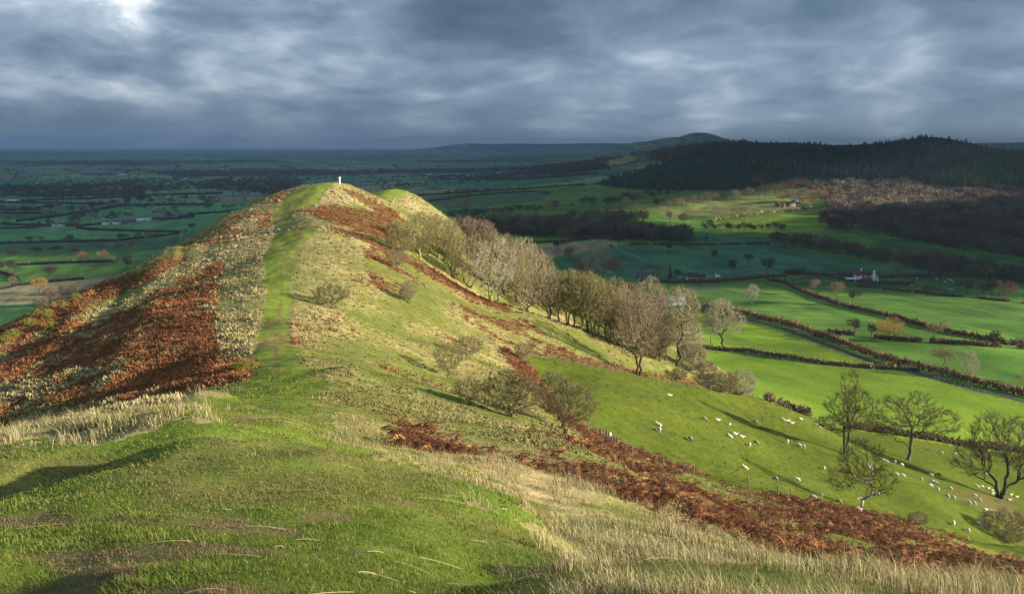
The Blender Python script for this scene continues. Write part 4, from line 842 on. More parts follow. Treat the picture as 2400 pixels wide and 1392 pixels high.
row([(1830,478),(1900,482),(1960,474),(1980,492)], 11, 30, 34, ['oak','oak_wide'], ['tan','brown','ochre','tan'], 'in the sunlit cluster beside the brick farm', 'trees around the brick farm', 900, vj=5)
row([(1040,458),(1130,455),(1240,452)], 9, 13, 16, ['small','oak'], ['dark','rust'], 'on the hedge across the far valley', 'trees on the far valley hedge', 1200)
row([(1060,512),(1160,505),(1250,492)], 9, 18, 22, ['oak','small'], ['dark','dark','rust'], 'along the lower edge of the far slope', 'trees along the far slope edge', 900)
x, y, z = hit(1570, 653, 500)
def conifer(u, v, hpx, label, dmin):
    x, y, z = hit(u, v, dmin); h = hpx*float(y[0])/F; g = np.random.default_rng(int(u)); e = link('conifer_tree', None, None, (float(x[0]), float(y[0]), float(z[0])-.1), g.random()*6, label, 'tree', None); e.scale = (h*1.15, h*1.15, h)
    if 'cone' not in MESHES: MESHES['cone'] = (mesh_np('trunk', *tubes(np.array([[0,0,0],[0,0,.9]]), np.array([-1,0]), np.array([.03,.006]), 6, np.array([True,True]))[:1], None, tubes(np.array([[0,0,0],[0,0,.9]]), np.array([-1,0]), np.array([.03,.006]), 6, np.array([True,True]))[1], None, True, [BARKD]), mesh_np('crown', CONE[0][0], CONE[0][1], None, None, False, [TW['green']]))
    link('trunk', MESHES['cone'][0], e); link('crown', MESHES['cone'][1], e)
conifer(1570,655,36,'dark conifer in the garden between the dark-roofed house and the bungalow',500); conifer(112,533,19,'slim dark conifer left of the white cottages',900); conifer(2375,478,28,'lone conifer standing out of the purple wood on the right',700); conifer(2388,482,22,'shorter conifer beside the lone one in the purple wood',700)
# ------------------------------------------------------------------ woods: each reads as one mass
SIMPLE = []
for s_ in range(6):
    g = np.random.default_rng(500+s_); n = 170; d = g.normal(size=(n, 3)); d /= np.linalg.norm(d, axis=1)[:,None]; rad = g.random(n)**.3
    c = np.array([0,0,.60])+d*rad[:,None]*np.array([.42,.42,.40]); c[:,2] = np.maximum(c[:,2], .12); a = d*.05+g.normal(size=(n,3))*.05; a[:,2] += .075; b = g.normal(size=(n,3))*.028
    co = np.stack([c-a, c+b, c+a], 1).reshape(-1, 3); tr = np.array([[-.025,0,-.05],[.025,0,-.05],[.012,0,.6],[0,-.025,-.05],[0,.025,-.05],[0,.012,.6]]); co = np.r_[co, tr]
    SIMPLE.append((co, np.arange(len(co)).reshape(-1, 3)))
def scatter(n, P_, d0, d1, seed, gap=0):
    g = np.random.default_rng(seed); P_ = np.array(P_, float); us = g.uniform(P_[:,0].min(), P_[:,0].max(), n*3); vs = g.uniform(P_[:,1].min(), P_[:,1].max(), n*3)
    k = inpoly(us, vs, P_); us, vs = us[k][:n], vs[k][:n]; us = us+g.normal(0, 9, len(us)); vs = vs+g.normal(0, 1.8, len(vs)); x, y, z = hit(us, vs, d0, d1*1.1); k = ~np.isnan(y) & (y < d1); return x[k], y[k], z[k]
m_wood = attr_mat('winter_wood', .95, .15)
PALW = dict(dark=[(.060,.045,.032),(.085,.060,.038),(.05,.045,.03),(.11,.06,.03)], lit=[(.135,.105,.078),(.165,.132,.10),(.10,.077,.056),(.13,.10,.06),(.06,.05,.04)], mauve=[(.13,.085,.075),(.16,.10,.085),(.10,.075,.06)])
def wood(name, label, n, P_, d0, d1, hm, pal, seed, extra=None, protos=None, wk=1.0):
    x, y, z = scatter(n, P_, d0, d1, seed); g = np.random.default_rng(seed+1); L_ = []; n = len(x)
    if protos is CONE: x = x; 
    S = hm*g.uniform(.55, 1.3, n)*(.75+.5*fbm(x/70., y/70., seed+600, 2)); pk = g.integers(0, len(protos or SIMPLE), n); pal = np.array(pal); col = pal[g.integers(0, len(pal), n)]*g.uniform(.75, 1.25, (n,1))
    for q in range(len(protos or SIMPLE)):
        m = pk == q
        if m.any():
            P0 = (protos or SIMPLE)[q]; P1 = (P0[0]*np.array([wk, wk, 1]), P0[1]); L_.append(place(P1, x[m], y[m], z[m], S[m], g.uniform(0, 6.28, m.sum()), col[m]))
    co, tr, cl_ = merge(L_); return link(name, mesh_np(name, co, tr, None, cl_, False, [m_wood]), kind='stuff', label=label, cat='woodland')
D_ = PALW['dark']; BR = 1.3
wood('bare_woodland','dark brown bare wood filling the hollow beyond the grove',520,[(1040,544),(1300,556),(1500,562),(1612,570),(1612,557),(1500,549),(1300,540),(1130,532),(1040,534)],600,1500,10.5,D_+[(.12,.085,.055),(.095,.08,.05)],1,wk=BR)
wood('bare_woodland','paler mixed trees rising behind the dark hollow wood',150,[(1120,538),(1300,522),(1440,512),(1520,520),(1430,535),(1200,546)],600,1700,11,[(.12,.09,.06),(.15,.105,.06),(.10,.085,.05),(.14,.08,.04)],21,wk=BR)
wood('bare_woodland','thin dark wood strip running up the far slope',300,[(1030,519),(1230,500),(1300,494),(1440,481),(1620,453),(1780,441),(1780,436),(1620,446),(1440,470),(1300,487),(1230,494),(1030,514)],900,2400,9.5,D_,2,wk=BR)
wood('bare_woodland','dark belt of bare wood sloping down past the teal field',420,[(1815,568),(1821,574),(2092,622),(2273,650),(2440,668),(2440,658),(2273,638),(2092,609),(1900,578)],600,1300,10,D_,3,wk=BR)
wood('bare_woodland','broad dark wood below the sunlit wood on the right',620,[(1911,531),(2020,542),(2100,557),(2200,577),(2400,605),(2440,608),(2440,590),(2200,558),(2100,546),(2000,533)],700,1700,11,D_,4,wk=BR)
wood('bare_woodland','second dark band of wood just under the sunlit wood',620,[(1925,518),(2000,523),(2200,537),(2440,566),(2440,546),(2200,518),(2000,508),(1940,508)],700,1800,11,[(.085,.065,.045),(.06,.045,.032),(.11,.075,.04)],24,wk=BR)
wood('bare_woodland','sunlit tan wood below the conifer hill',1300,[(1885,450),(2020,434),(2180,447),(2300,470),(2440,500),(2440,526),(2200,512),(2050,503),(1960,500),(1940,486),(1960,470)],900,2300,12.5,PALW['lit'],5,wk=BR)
wood('bare_woodland','mauve bare wood at the right below the conifers',420,[(2250,455),(2430,470),(2430,510),(2330,505)],800,2200,15,PALW['mauve'],6,wk=BR)
HILL = [(1395,434),(1500,404),(1590,372),(1640,353),(1720,338),(1800,340),(1900,342),(1960,346),(2040,343),(2100,336),(2150,329),(2200,331),(2280,346),(2340,360),(2430,362),(2430,470),(2300,462),(2180,440),(2020,426),(1850,440),(1700,446),(1560,446)]
CP_ = [(.030,.062,.026),(.040,.078,.030),(.022,.046,.024),(.050,.075,.026)]
wood('conifer_forest','dark conifer forest covering the hill on the right',6500,HILL,1400,3000,11.5,CP_,7,protos=CONE,wk=2.4)
wood('bare_woodland','purple-brown leafless larches among the conifers on the hill',900,[(1700,394),(1850,388),(2050,402),(2200,392),(2150,352),(2240,345),(2300,372),(2150,385),(2080,424),(1960,420),(1850,405)],1400,3000,17,PALW['mauve'],8,protos=CONE,wk=1.6)
wood('conifer_forest','lighter green conifers on the lower right of the hill',700,[(2160,440),(2230,425),(2430,430),(2430,470),(2300,462)],1000,2200,20,[(.05,.085,.03),(.06,.10,.035),(.035,.07,.025)],9,protos=CONE,wk=1.5)
wood('bare_woodland','wooded hill behind, dark and hazy',1500,[(1230,402),(1380,392),(1420,376),(1500,364),(1580,353),(1650,350),(1700,345),(1650,372),(1560,380),(1500,362),(1480,365),(1400,388),(1420,398),(1300,412)],2600,5000,15,D_,10,wk=BR)
wood('bare_woodland','far dark wood across the plain left of the ridge',700,[(0,436),(160,440),(330,424),(430,424),(520,440),(380,452),(220,462),(0,464)],1500,6000,11,D_,11,wk=1.5)
wood('bare_woodland','dark trees bordering the plain behind the summit',500,[(500,424),(640,418),(700,436),(640,462),(560,450),(470,446)],1500,6500,12,D_,12,wk=1.5)
# far hedges, copses and belts of the plain, one mass
g = np.random.default_rng(77); n = 60000; th = np.radians(g.uniform(-29, 29, n)); r = np.exp(g.uniform(math.log(1500), math.log(11000), n)); x, y = r*np.sin(th), r*np.cos(th)
a = x*.93+y*.36+fbm(x/900., y/900., 71, 2)*500; b = -x*.36+y*.93+fbm(x/900., y/900., 73, 2)*500; ca = np.floor(a/330.); ea = np.minimum(a/330.-ca, 1-(a/330.-ca))*330.; fb = b/250.+_h(ca, ca*0, 75); fb = fb-np.floor(fb); eb = np.minimum(fb, 1-fb)*250.
wd = fbm(x/1500., y/1100., 79, 3); u, w_ = proj(x, y, height0(x, y))
k = ((np.minimum(ea, eb) < 6) & (g.random(n) < .8)) | (wd > .60) | (g.random(n) < .010)
k &= ~((u > 1380) & (r < 4200)) & ~((u > 960) & (r < 2600)) & ((r > 2300) | (u > 0)) & (r > 1900)
x, y, r = x[k], y[k], r[k]; z = height0(x, y); n = len(x); print('far trees', n)
fat = lambda t_: (t_.mean(1, keepdims=True)+(t_-t_.mean(1, keepdims=True))*2.2).reshape(-1,3)
LOW = [(fat(c[0][:510].reshape(-1,3,3)[::8])*np.array([1.5,1.5,1]), np.arange(66).reshape(-1,3)) for c in SIMPLE]; L_ = []; pk = g.integers(0, 6, n); dd_ = np.array(D_); col = dd_[g.integers(0, 4, n)]*g.uniform(.6, 1.2, (n,1)); S = g.uniform(7, 13, n)
for q in range(6): m = pk == q; L_.append(place(LOW[q], x[m], y[m], z[m], S[m], g.uniform(0, 6.28, m.sum()), col[m]))
co, tr, cl_ = merge(L_); link('far_woodland', mesh_np('far_woodland', co, tr, None, cl_, False, [m_wood]), kind='stuff', label='hedgerow trees and copses fading across the distant plain', cat='woodland')
# ------------------------------------------------------------------ hedges
m_hedge = attr_mat('hedge_twigs', .95, .15)
def poly_world(pts, dmin, step):
    P_ = np.array(pts, float); x, y, z = hit(P_[:,0], P_[:,1], dmin); k = ~np.isnan(y); x, y = x[k], y[k]
    s = np.r_[0, np.cumsum(np.hypot(np.diff(x), np.diff(y)))]; q = np.arange(0, s[-1], step); return np.interp(q, s, x), np.interp(q, s, y), q
def hedge(label, pts, h, w, dmin, base=(.085,.060,.040), top=(.19,.12,.075), seed=0, gap=.0, group=None, dens=1.0, parts=None):
    x, y, q = poly_world(pts, dmin, .5); g = np.random.default_rng(seed+len(pts)*7+int(abs(pts[0][0]))); r0 = float(np.hypot(x, y).mean()); per = int(max(4, min(34, 9000/r0))*dens)
    keep = fbm(q/9., q*0, 401+seed, 3) > gap; x, y, q = x[keep], y[keep], q[keep]; hh = h*(.75+.5*fbm(q/5., q*0+3, 403+seed, 3))
    x, y, hh = np.repeat(x, per), np.repeat(y, per), np.repeat(hh, per); n = len(x); x = x+g.normal(0, w*.30, n); y = y+g.normal(0, w*.30, n)+g.uniform(-.25, .25, n); z = height0(x, y)
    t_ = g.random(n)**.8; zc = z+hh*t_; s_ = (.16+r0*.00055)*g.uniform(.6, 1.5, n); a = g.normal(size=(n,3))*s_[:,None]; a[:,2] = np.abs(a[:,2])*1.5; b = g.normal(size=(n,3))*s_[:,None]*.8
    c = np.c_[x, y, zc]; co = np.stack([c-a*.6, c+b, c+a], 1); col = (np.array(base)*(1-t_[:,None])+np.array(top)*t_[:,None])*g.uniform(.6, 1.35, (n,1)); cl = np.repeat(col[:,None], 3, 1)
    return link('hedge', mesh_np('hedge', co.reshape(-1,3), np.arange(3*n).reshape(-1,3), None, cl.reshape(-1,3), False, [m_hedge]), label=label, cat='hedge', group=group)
HG = 'hedges between the valley fields'; HP = 'hedges on the western plain'
hedge('thick brown roadside hedge following the lane down the right valley',[(1650,722),(1700,728),(1740,738),(1800,752),(1850,765),(1890,778),(1905,786),(1950,798),(1990,815),(2040,835),(2100,852),(2180,872),(2240,888),(2300,905),(2400,930),(2480,948)],2.6,1.8,280,group=HG,top=(.26,.15,.085))
hedge('trimmed brown hedge along the lower side of the lime field',[(1640,815),(1700,822),(1760,826),(1830,838),(1930,854),(2040,864),(2150,870)],1.5,1.2,280,base=(.12,.09,.05),top=(.22,.17,.09),group=HG)
hedge('long diagonal hedge from the lane to the right edge',[(1800,658),(1840,664),(1880,684),(1920,700),(1965,716),(2010,727),(2060,738),(2120,752),(2170,768),(2240,784),(2300,796),(2360,808),(2440,812)],1.9,1.5,300,group=HG)
hedge('broken hedge below the orange-leaved oak',[(1940,782),(2000,786),(2040,790),(2090,796),(2150,802),(2230,806),(2310,812),(2400,818)],1.8,1.6,300,gap=.42,group=HG)
hedge('dark hedge along the lane beside the white bungalow',[(1500,662),(1580,664),(1660,662),(1720,658),(1780,652),(1840,650)],2.0,1.6,450,group=HG)
hedge('dark hedge along the foot of the teal field',[(1840,642),(1900,644),(1960,646),(2060,652),(2160,648),(2230,648),(2330,650),(2440,654)],1.6,1.4,480,group=HG)
hedge('garden hedge in front of the white farmhouse',[(1940,646),(1980,656),(2020,664),(2050,666),(2090,666),(2140,669)],1.6,1.3,480,group=HG)
hedge('thin fence-line hedge below the far sheep',[(2010,672),(2100,682),(2200,692),(2300,700),(2400,712)],.8,.7,450,gap=.4,group=HG)
hedge('hedge at the foot of the sheep pasture, upper stretch',[(1800,940),(1830,950),(1860,962),(1900,976)],1.7,1.3,225,base=(.11,.075,.05),top=(.2,.14,.085),gap=.2,group=HG)
hedge('hedge at the foot of the sheep pasture, behind the big trees',[(2000,1004),(2060,1014),(2120,1022),(2200,1034),(2260,1046),(2330,1052),(2410,1062)],1.7,1.4,228,base=(.11,.085,.045),top=(.20,.15,.08),gap=.12,group=HG)
hedge('hedge on the tan field beyond the grove',[(1180,572),(1260,570),(1330,566),(1400,560),(1500,562)],1.4,1.3,600,group=HG); hedge('hedge between teal field and upper strip',[(1480,573),(1560,574),(1640,575),(1720,573),(1820,572)],1.0,1.0,700,gap=.3,group=HG)
hedge('sunlit scrubby hedge along the middle slope track',[(1660,519),(1740,510),(1800,502),(1850,495),(1900,490)],2.4,2.2,800,base=(.20,.15,.09),top=(.34,.26,.15),group=HG)
hedge('curving hedge on the far valley slope',[(1000,474),(1060,466),(1110,459),(1170,454),(1240,450),(1290,455)],1.6,1.6,1000,group=HG); hedge('straight hedge above the curving one on the far slope',[(980,460),(1100,452),(1200,445),(1280,440),(1370,434)],1.8,1.8,1100,group=HG)
hedge('hedge line between the two far teal fields',[(1010,423),(1090,421),(1200,422),(1280,418),(1400,410)],2.2,2.4,1500,group=HG); hedge('short dark hedge in the far teal field',[(1005,417),(1080,414),(1160,407)],2.2,2.4,1600,group=HG)
for lb, pts, hh in [('long dark hedge across the left plain with small trees',[(-40,573),(150,568),(270,566),(420,549)],2.0),('short hedge on the border of the two bright left fields',[(40,622),(160,617),(262,614)],1.6),('hedge bordering the tan field on the left',[(-20,684),(40,670),(100,662),(196,655)],1.4),('left hedge running down to the dark trees',[(0,640),(30,648),(40,658)],2.2),('hedge along the bottom of the farm field',[(180,535),(215,540),(270,542),(350,544),(420,545)],1.8),('hedge at the left foot of the farm field',[(-20,538),(90,534)],1.8),('farm lane hedge on the left plain',[(0,527),(100,530),(190,530),(240,526)],1.8),('diagonal hedge climbing left of the farm',[(40,520),(120,510),(200,498),(250,489),(290,483)],2.0),('hedge running right from the top of the diagonal one',[(290,483),(380,482),(500,481)],2.0),('low hedge at far left above the diagonal one',[(-20,494),(90,493)],2.0),('second low hedge at far left',[(-20,502),(100,501)],2.0),('far hedge of the left plain above the large tree',[(0,476),(120,478),(250,480)],2.2),('sloping far hedge of the left plain',[(50,472),(200,467),(310,461),(420,457),(520,455)],2.2),('hedge below the dark far wood',[(100,463),(210,459),(340,455)],2.4),('farthest plain hedge left of the white houses',[(-20,443),(200,442),(290,432),(330,425)],2.6),('hedge by the ridge edge on the left plain',[(440,505),(500,500),(560,496)],2.4)]:
    hedge(lb, pts, hh, hh*1.1, 640, base=(.045,.04,.028), top=(.075,.06,.04), group=HP, seed=5)
# ------------------------------------------------------------------ lane, fences
m_asph = plain_mat('lane_asphalt', (.05,.05,.055), .25, 1.5, .8, .3); m_post = plain_mat('weathered_post', (.17,.14,.105), .35, 3., .9); m_wire = plain_mat('fence_wire', (.22,.22,.22), .1, 2., .5, .5)
def lane(label, pts, w, dmin, mat):
    x, y, q = poly_world(pts, dmin, 2.0); dx, dy = np.gradient(x), np.gradient(y); L_ = np.hypot(dx, dy); nx, ny = -dy/L_, dx/L_; k = np.linspace(-.5, .5, 7); X = x[:,None]+nx[:,None]*k*w; Y = y[:,None]+ny[:,None]*k*w
    Z = height0(X.ravel(), Y.ravel()).reshape(X.shape); Z = np.maximum(Z, Z.mean(1)[:,None])+.10; i = np.arange(X.size).reshape(X.shape); qd = np.stack([i[:-1,:-1], i[1:,:-1], i[1:,1:], i[:-1,1:]], -1).reshape(-1, 4)
    link('lane', mesh_np('lane', np.c_[X.ravel(), Y.ravel(), Z.ravel()], None, qd, None, True, [mat]), kind='structure', label=label)
LANE = [(1640,728),(1690,735),(1740,746),(1800,761),(1850,775),(1885,788),(1905,796),(1950,812),(1990,828),(2040,846),(2100,864),(2180,884),(2240,900),(2300,917),(2400,941),(2480,958)]
lane('grey tarmac lane between roadside hedge and post fence', LANE, 3.4, 280, m_asph)
def boxes(L_):
    co, qd = [], []
    for (x0, y0, z0, x1, y1, z1) in L_:
        o = len(co); co += [[x0,y0,z0],[x1,y0,z0],[x1,y1,z0],[x0,y1,z0],[x0,y0,z1],[x1,y0,z1],[x1,y1,z1],[x0,y1,z1]]; qd += [[o,o+3,o+2,o+1],[o+4,o+5,o+6,o+7],[o,o+1,o+5,o+4],[o+1,o+2,o+6,o+5],[o+2,o+3,o+7,o+6],[o+3,o,o+4,o+7]]
    return np.array(co, float), np.array(qd)
def tpost(h, r):
    n = 7; a = np.arange(n)*2*math.pi/n; rg = np.c_[np.cos(a), np.sin(a)]*r; co = np.r_[np.c_[rg, np.full(n, -.3)], np.c_[rg*.9, np.full(n, h)], [[0,0,h+r*.5]]]
    k = np.arange(n); return co, np.c_[k, (k+1)%n, (k+1)%n+n, k+n], np.c_[k+n, (k+1)%n+n, np.full(n, 2*n)]
def post_me(h, r):
    c_, q_, t_ = tpost(h, r); return mesh_np('post', c_, t_, q_, None, False, [m_post])
def fence(label, pts, dmin, gapm, h, r, rails=2, rail_r=.014):
    x, y, q = poly_world(pts, dmin, gapm); x, y = x[:100], y[:100]; z = height0(x, y); e = link('post_fence', None, None, (float(x[0]), float(y[0]), float(z[0])), 0, label, 'fence', 'post and wire fences'); pm_ = post_me(h, r); g = np.random.default_rng(len(x))
    for i in range(len(x)):
        o = link('post', pm_, e, (x[i]-x[0], y[i]-y[0], z[i]-z[0])); o.rotation_euler = (g.normal(0, .05), g.normal(0, .05), g.random()*6); o.scale = (1, 1, g.uniform(.85, 1.15))
    for k in range(rails):
        zz = h*(.45+.45*k/(max(rails-1, 1))); P_ = np.c_[x-x[0], y-y[0], z-z[0]+zz]; par = np.arange(-1, len(x)-1); c_, q_ = tubes(P_, par, np.full(len(x), rail_r), 3, np.ones(len(x), bool)); link('wire', mesh_np('wire', c_, None, q_, None, False, [m_wire]), e)
fence('pale post fence along the lane beside the lime field', [(1700,742),(1740,752),(1800,768),(1850,784),(1880,798),(1905,806),(1950,822),(1990,838),(2040,856),(2085,868)], 280, 3.0, 1.2, .11)
fence('pale post fence along the lane at the right edge', [(2190,886),(2230,900),(2300,920),(2340,931),(2400,947),(2470,964)], 280, 2.8, 1.25, .11)
fence('post and wire fence along the lower lime-field hedge', [(1660,824),(1760,832),(1830,844),(1930,860),(2040,870),(2140,876)], 280, 3.2, 1.1, .09)
fence('old post fence between bracken strip and the top of the pasture', [(1238,836),(1290,846),(1340,853),(1400,862),(1450,870),(1482,880)], 130, 2.2, 1.15, .075)
fence('dense post fence down the foot of the pasture', [(1530,892),(1600,906),(1660,915),(1720,924),(1780,934)], 215, 1.7, 1.25, .085)
fence('post fence beside the hedge at the pasture foot', [(1790,938),(1840,956),(1900,980),(1915,984)], 220, 2.6, 1.2, .08)
fence('dark leaning posts between the bracken bank and the pasture', [(1378,1006),(1400,1022),(1425,1038),(1450,1058),(1490,1076),(1545,1098),(1600,1112),(1640,1124)], 98, 3.2, 1.25, .07, 2, .015)
fence('posts standing out of the bracken along the bottom of the pasture', [(1755,1140),(1780,1146),(1805,1152),(1830,1158),(1860,1164)], 106, 4., 1.3, .10, 2, .015)
fence('few thin posts at the head of the bracken gully', [(1232,848),(1240,856),(1252,866)], 130, 2.2, 1.2, .06, 2, .012)
# ------------------------------------------------------------------ marker post on the summit
m_white = plain_mat('white_limewash', (.80,.79,.76), .12, 1.2, .7, .3, .2)
def lump(prof, n, seed, off=(0,0,0), bend=0.0):
    g = np.random.default_rng(seed); co = []; m = len(prof)
    for i, (z, r) in enumerate(prof):
        for k in range(n):
            a = k*2*math.pi/n; q = r*(1+.22*math.sin(a*2+i*1.3)+g.normal(0, .06)); co.append([off[0]+math.cos(a)*q+bend*math.sin(i*1.7), off[1]+math.sin(a)*q*.8, off[2]+z])
    i = np.arange(m*n).reshape(m, n); qd = np.stack([i[:-1], np.roll(i[:-1], -1, 1), np.roll(i[1:], -1, 1), i[1:]], -1).reshape(-1, 4); co = co+[[off[0], off[1], off[2]+prof[-1][0]+.03]]; tr = np.stack([i[-1], np.roll(i[-1], -1), np.full(n, m*n)], -1)
    return np.array(co), tr, qd
x, y, z = hit(796, 431.5, 280); e = link('marker_post', None, None, (float(x[0]), float(y[0]), float(z[0])-.05), 0, 'white lumpy marker post with a forked knobbly head on the summit', 'marker post'); s = float(y[0])/335.
c_, t_, q_ = lump([(0,.30),(.3,.24),(.5,.20),(.75,.27),(1.0,.24),(1.3,.20),(1.45,.19)], 12, 3, bend=.03); link('shaft', mesh_np('shaft', c_*s, t_, q_, None, True, [m_white]), e)
c_, t_, q_ = lump([(1.45,.18),(1.6,.27),(1.75,.36),(1.9,.30),(2.0,.24)], 12, 5, bend=.02); link('head', mesh_np('head', c_*s, t_, q_, None, True, [m_white]), e)
for sx_, zz, rr_ in ((-.22,1.95,.17),(.26,1.93,.20),(.02,2.02,.14)):
    c_, t_, q_ = lump([(0,rr_*.6),(.1,rr_),(.22,rr_*.95),(.34,rr_*.5)], 9, int(zz*100), off=(sx_,0,zz)); link('knob', mesh_np('knob', c_*s, t_, q_, None, True, [m_white]), e)
# ------------------------------------------------------------------ buildings
MW = dict(white=plain_mat('white_render', (.78,.77,.73), .08, .6), brick=plain_mat('red_brick', (.24,.135,.10), .3, 1.5), stone=plain_mat('grey_stone', (.30,.27,.23), .3, 1.0), dark=plain_mat('dark_boards', (.06,.055,.05), .3, 1.0), grey=plain_mat('grey_cladding', (.38,.40,.42), .1, .5), tin=plain_mat('pale_sheeting', (.13,.145,.15), .1, .5, .5, .4))
MR = dict(brown=plain_mat('brown_tiles', (.085,.045,.038), .3, 2.), red=plain_mat('red_tiles', (.115,.055,.043), .35, 2.), slate=plain_mat('slate_roof', (.10,.10,.115), .25, 2.), grey=plain_mat('sheet_roof', (.11,.12,.125), .12, .5, .6, .3), pale=plain_mat('pale_roof', (.60,.63,.66), .08, .5, .5, .4))
m_glass = plain_mat('dark_window', (.025,.03,.035), .1, 2., .15, .6); m_sill = plain_mat('window_sill', (.6,.6,.58), .1, 2.); m_door = plain_mat('door_paint', (.10,.08,.06), .2, 2.)
def gable_wall(L, W, h, rh, axis='x'):
    """walls with pointed gables; ridge along the length L"""
    a, b = L/2, W/2; co = [[-a,-b,-.6],[a,-b,-.6],[a,b,-.6],[-a,b,-.6],[-a,-b,h],[a,-b,h],[a,b,h],[-a,b,h],[-a,0,h+rh],[a,0,h+rh]]
    qd = [[0,1,5,4],[2,3,7,6],[1,2,6,5],[3,0,4,7]]; tr = [[5,6,9],[7,4,8]]
    return np.array(co, float), np.array(tr), np.array(qd)
def gable_roof(L, W, h, rh, ov=.35, th=.18):
    a, b = L/2+ov, W/2+ov; zl = h-rh*ov/(W/2); co = []; qd = []
    for s_ in (-1, 1):
        o = len(co); co += [[-a, s_*b, zl+.03],[a, s_*b, zl+.03],[a, 0, h+rh+.03],[-a, 0, h+rh+.03],[-a, s_*b, zl+th],[a, s_*b, zl+th],[a, 0, h+rh+th],[-a, 0, h+rh+th]]
        qd += [[o,o+1,o+2,o+3],[o+7,o+6,o+5,o+4],[o,o+4,o+5,o+1],[o+1,o+5,o+6,o+2],[o+3,o+7,o+4,o]]
    return np.array(co, float), np.array(qd)
def box_part(name, b, mat, e, kids=()):
    c_, q_ = boxes([b]); return link(name, mesh_np(name, c_, None, q_, None, False, [mat]), e)
def block(e, L, W, h, rh, wall, roof, dx=0, dy=0, rz=0, chim=(), win=0, door=False, back=True, label=None):
    """one gabled range as parts of a house: wall, roof with chimneys, windows with sills, door"""
    g = (dx, dy, 0); c_, t_, q_ = gable_wall(L, W, h, rh); o = link('wall', mesh_np('wall', c_, t_, q_, None, False, [MW[wall]]), e, g, rz)
    c_, q_ = gable_roof(L, W, h, rh); r_ = link('roof', mesh_np('roof', c_, None, q_, None, False, [MR[roof]]), e, g, rz)
    for cx, ch in chim:
        c1, q1 = boxes([(cx-.5, -.45, h+rh*.5, cx+.5, .45, h+rh+ch), (cx-.58, -.53, h+rh+ch, cx+.58, .53, h+rh+ch+.15)]); link('chimney', mesh_np('chimney', c1, None, q1, None, False, [MW[wall if wall != 'dark' else 'brick']]), r_)
    for i in range(win):
        wx = -L/2+L*(i+.5)/win; ww = .55 if win < 5 else .45
        for zz in ([1.0] if h < 3.6 else [1.0, 3.3]):
            c1, q1 = boxes([(wx-ww, -W/2-.04, zz, wx+ww, -W/2+.1, zz+1.1)]); w_ = link('window', mesh_np('window', c1, None, q1, None, False, [m_glass]), e, g, rz); c1, q1 = boxes([(wx-ww-.1, -W/2-.14, zz-.12, wx+ww+.1, -W/2-.003, zz-.02)]); link('sill', mesh_np('sill', c1, None, q1, None, False, [m_sill]), w_)
    if door: c1, q1 = boxes([(L*.12-.45, -W/2-.05, -.1, L*.12+.45, -W/2+.1, 1.95)]); link('door', mesh_np('door', c1, None, q1, None, False, [m_door]), e, g, rz)
def site(name, u, v, dmin, rz, label, cat, group=None):
    x, y, z = hit(u, v, dmin)
    if np.isnan(y[0]): print('MISS building', u, v); return None
    return link(name, None, None, (float(x[0]), float(y[0]), float(z[0])), rz, label, cat, group)
e = site('bungalow', 1630, 657, 500, -.03, 'long white bungalow with dark brown roof beside the lane', 'bungalow'); block(e, 8.6, 6.5, 2.7, 2.6, 'white', 'brown', -2.2, 0, 0, (), 3, True); block(e, 4.6, 5.6, 2.5, 1.9, 'white', 'brown', 4.42, .2, 0, (), 3)
c_, q_ = boxes([(6.9,-2.2,-.5,9.2,1.5,1.3)]); c_[4:,2] = [2.2,.5,.5,2.2]; link('porch', mesh_np('porch', c_, None, q_, None, False, [MW['white']]), e)
e = site('garage', 1596, 657, 500, .15, 'small dark open-fronted garage left of the white bungalow', 'garage'); block(e, 4.6, 5., 2.2, 1.5, 'grey', 'slate', rz=1.2); c1, q1 = boxes([(-1.3,-2.62,-.2,1.3,-2.45,2.0)]); link('door', mesh_np('door', c1, None, q1, None, False, [m_glass]), e, None, -.2)  # dark slab called door stands in for the shade of the open front
e = site('house', 1508, 656, 500, -.2, 'dark-roofed stone house with a lit gable beyond the grove', 'house'); block(e, 11, 6.5, 3.0, 3.0, 'stone', 'slate', chim=((3.5,.9),), win=3); block(e, 6, 5, 2.8, 2.6, 'white', 'slate', 6.2, -2.5, 1.35, (), 1)
e = site('shed', 1684, 649, 500, .1, 'little white shed with red door by the lane hedge', 'shed'); block(e, 4.2, 3.2, 2.4, .8, 'white', 'grey'); c1, q1 = boxes([(.5,-1.66,-.1,1.6,-1.5,1.9)]); link('door', mesh_np('door', c1, None, q1, None, False, [MW['brick']]), e)
e = site('farmhouse', 2030, 660, 500, -.25, 'white farmhouse with red roof and tall white chimneys across the valley', 'farmhouse'); block(e, 11, 6.0, 4.6, 3.0, 'white', 'red', -2.4, 2.2, .05, ((-1.0,1.4),), 3, True); block(e, 7.5, 5.4, 4.4, 2.8, 'white', 'red', 5.2, -.6, 1.45, (), 1)
c_, q_ = boxes([(4.0,-5.6,-.5,5.3,-4.75,8.6),(3.9,-5.7,8.6,5.4,-4.65,8.85)]); link('chimney', mesh_np('chimney', c_, None, q_, None, False, [MW['white']]), e); block(e, 5.5, 3.6, 2.2, 1.2, 'brick', 'red', .2, -3.6, 0, (), 2)
for k_, (wx, zz) in enumerate(((3.2,1.1),(6.4,3.2),(3.2,3.4))): c1, q1 = boxes([(wx-.4,-4.62,zz,wx+.4,-4.4,zz+1.0)]); link('window', mesh_np('window', c1, None, q1, None, False, [m_glass]), e)
e = site('outbuilding', 1998, 660, 500, -.15, 'low pale-roofed outbuilding left of the white farmhouse', 'outbuilding'); block(e, 9, 4.5, 2.0, .7, 'dark', 'pale'); block(e, 4.5, 3.5, 1.9, .6, 'white', 'pale', 3.5, -2.6, 0)
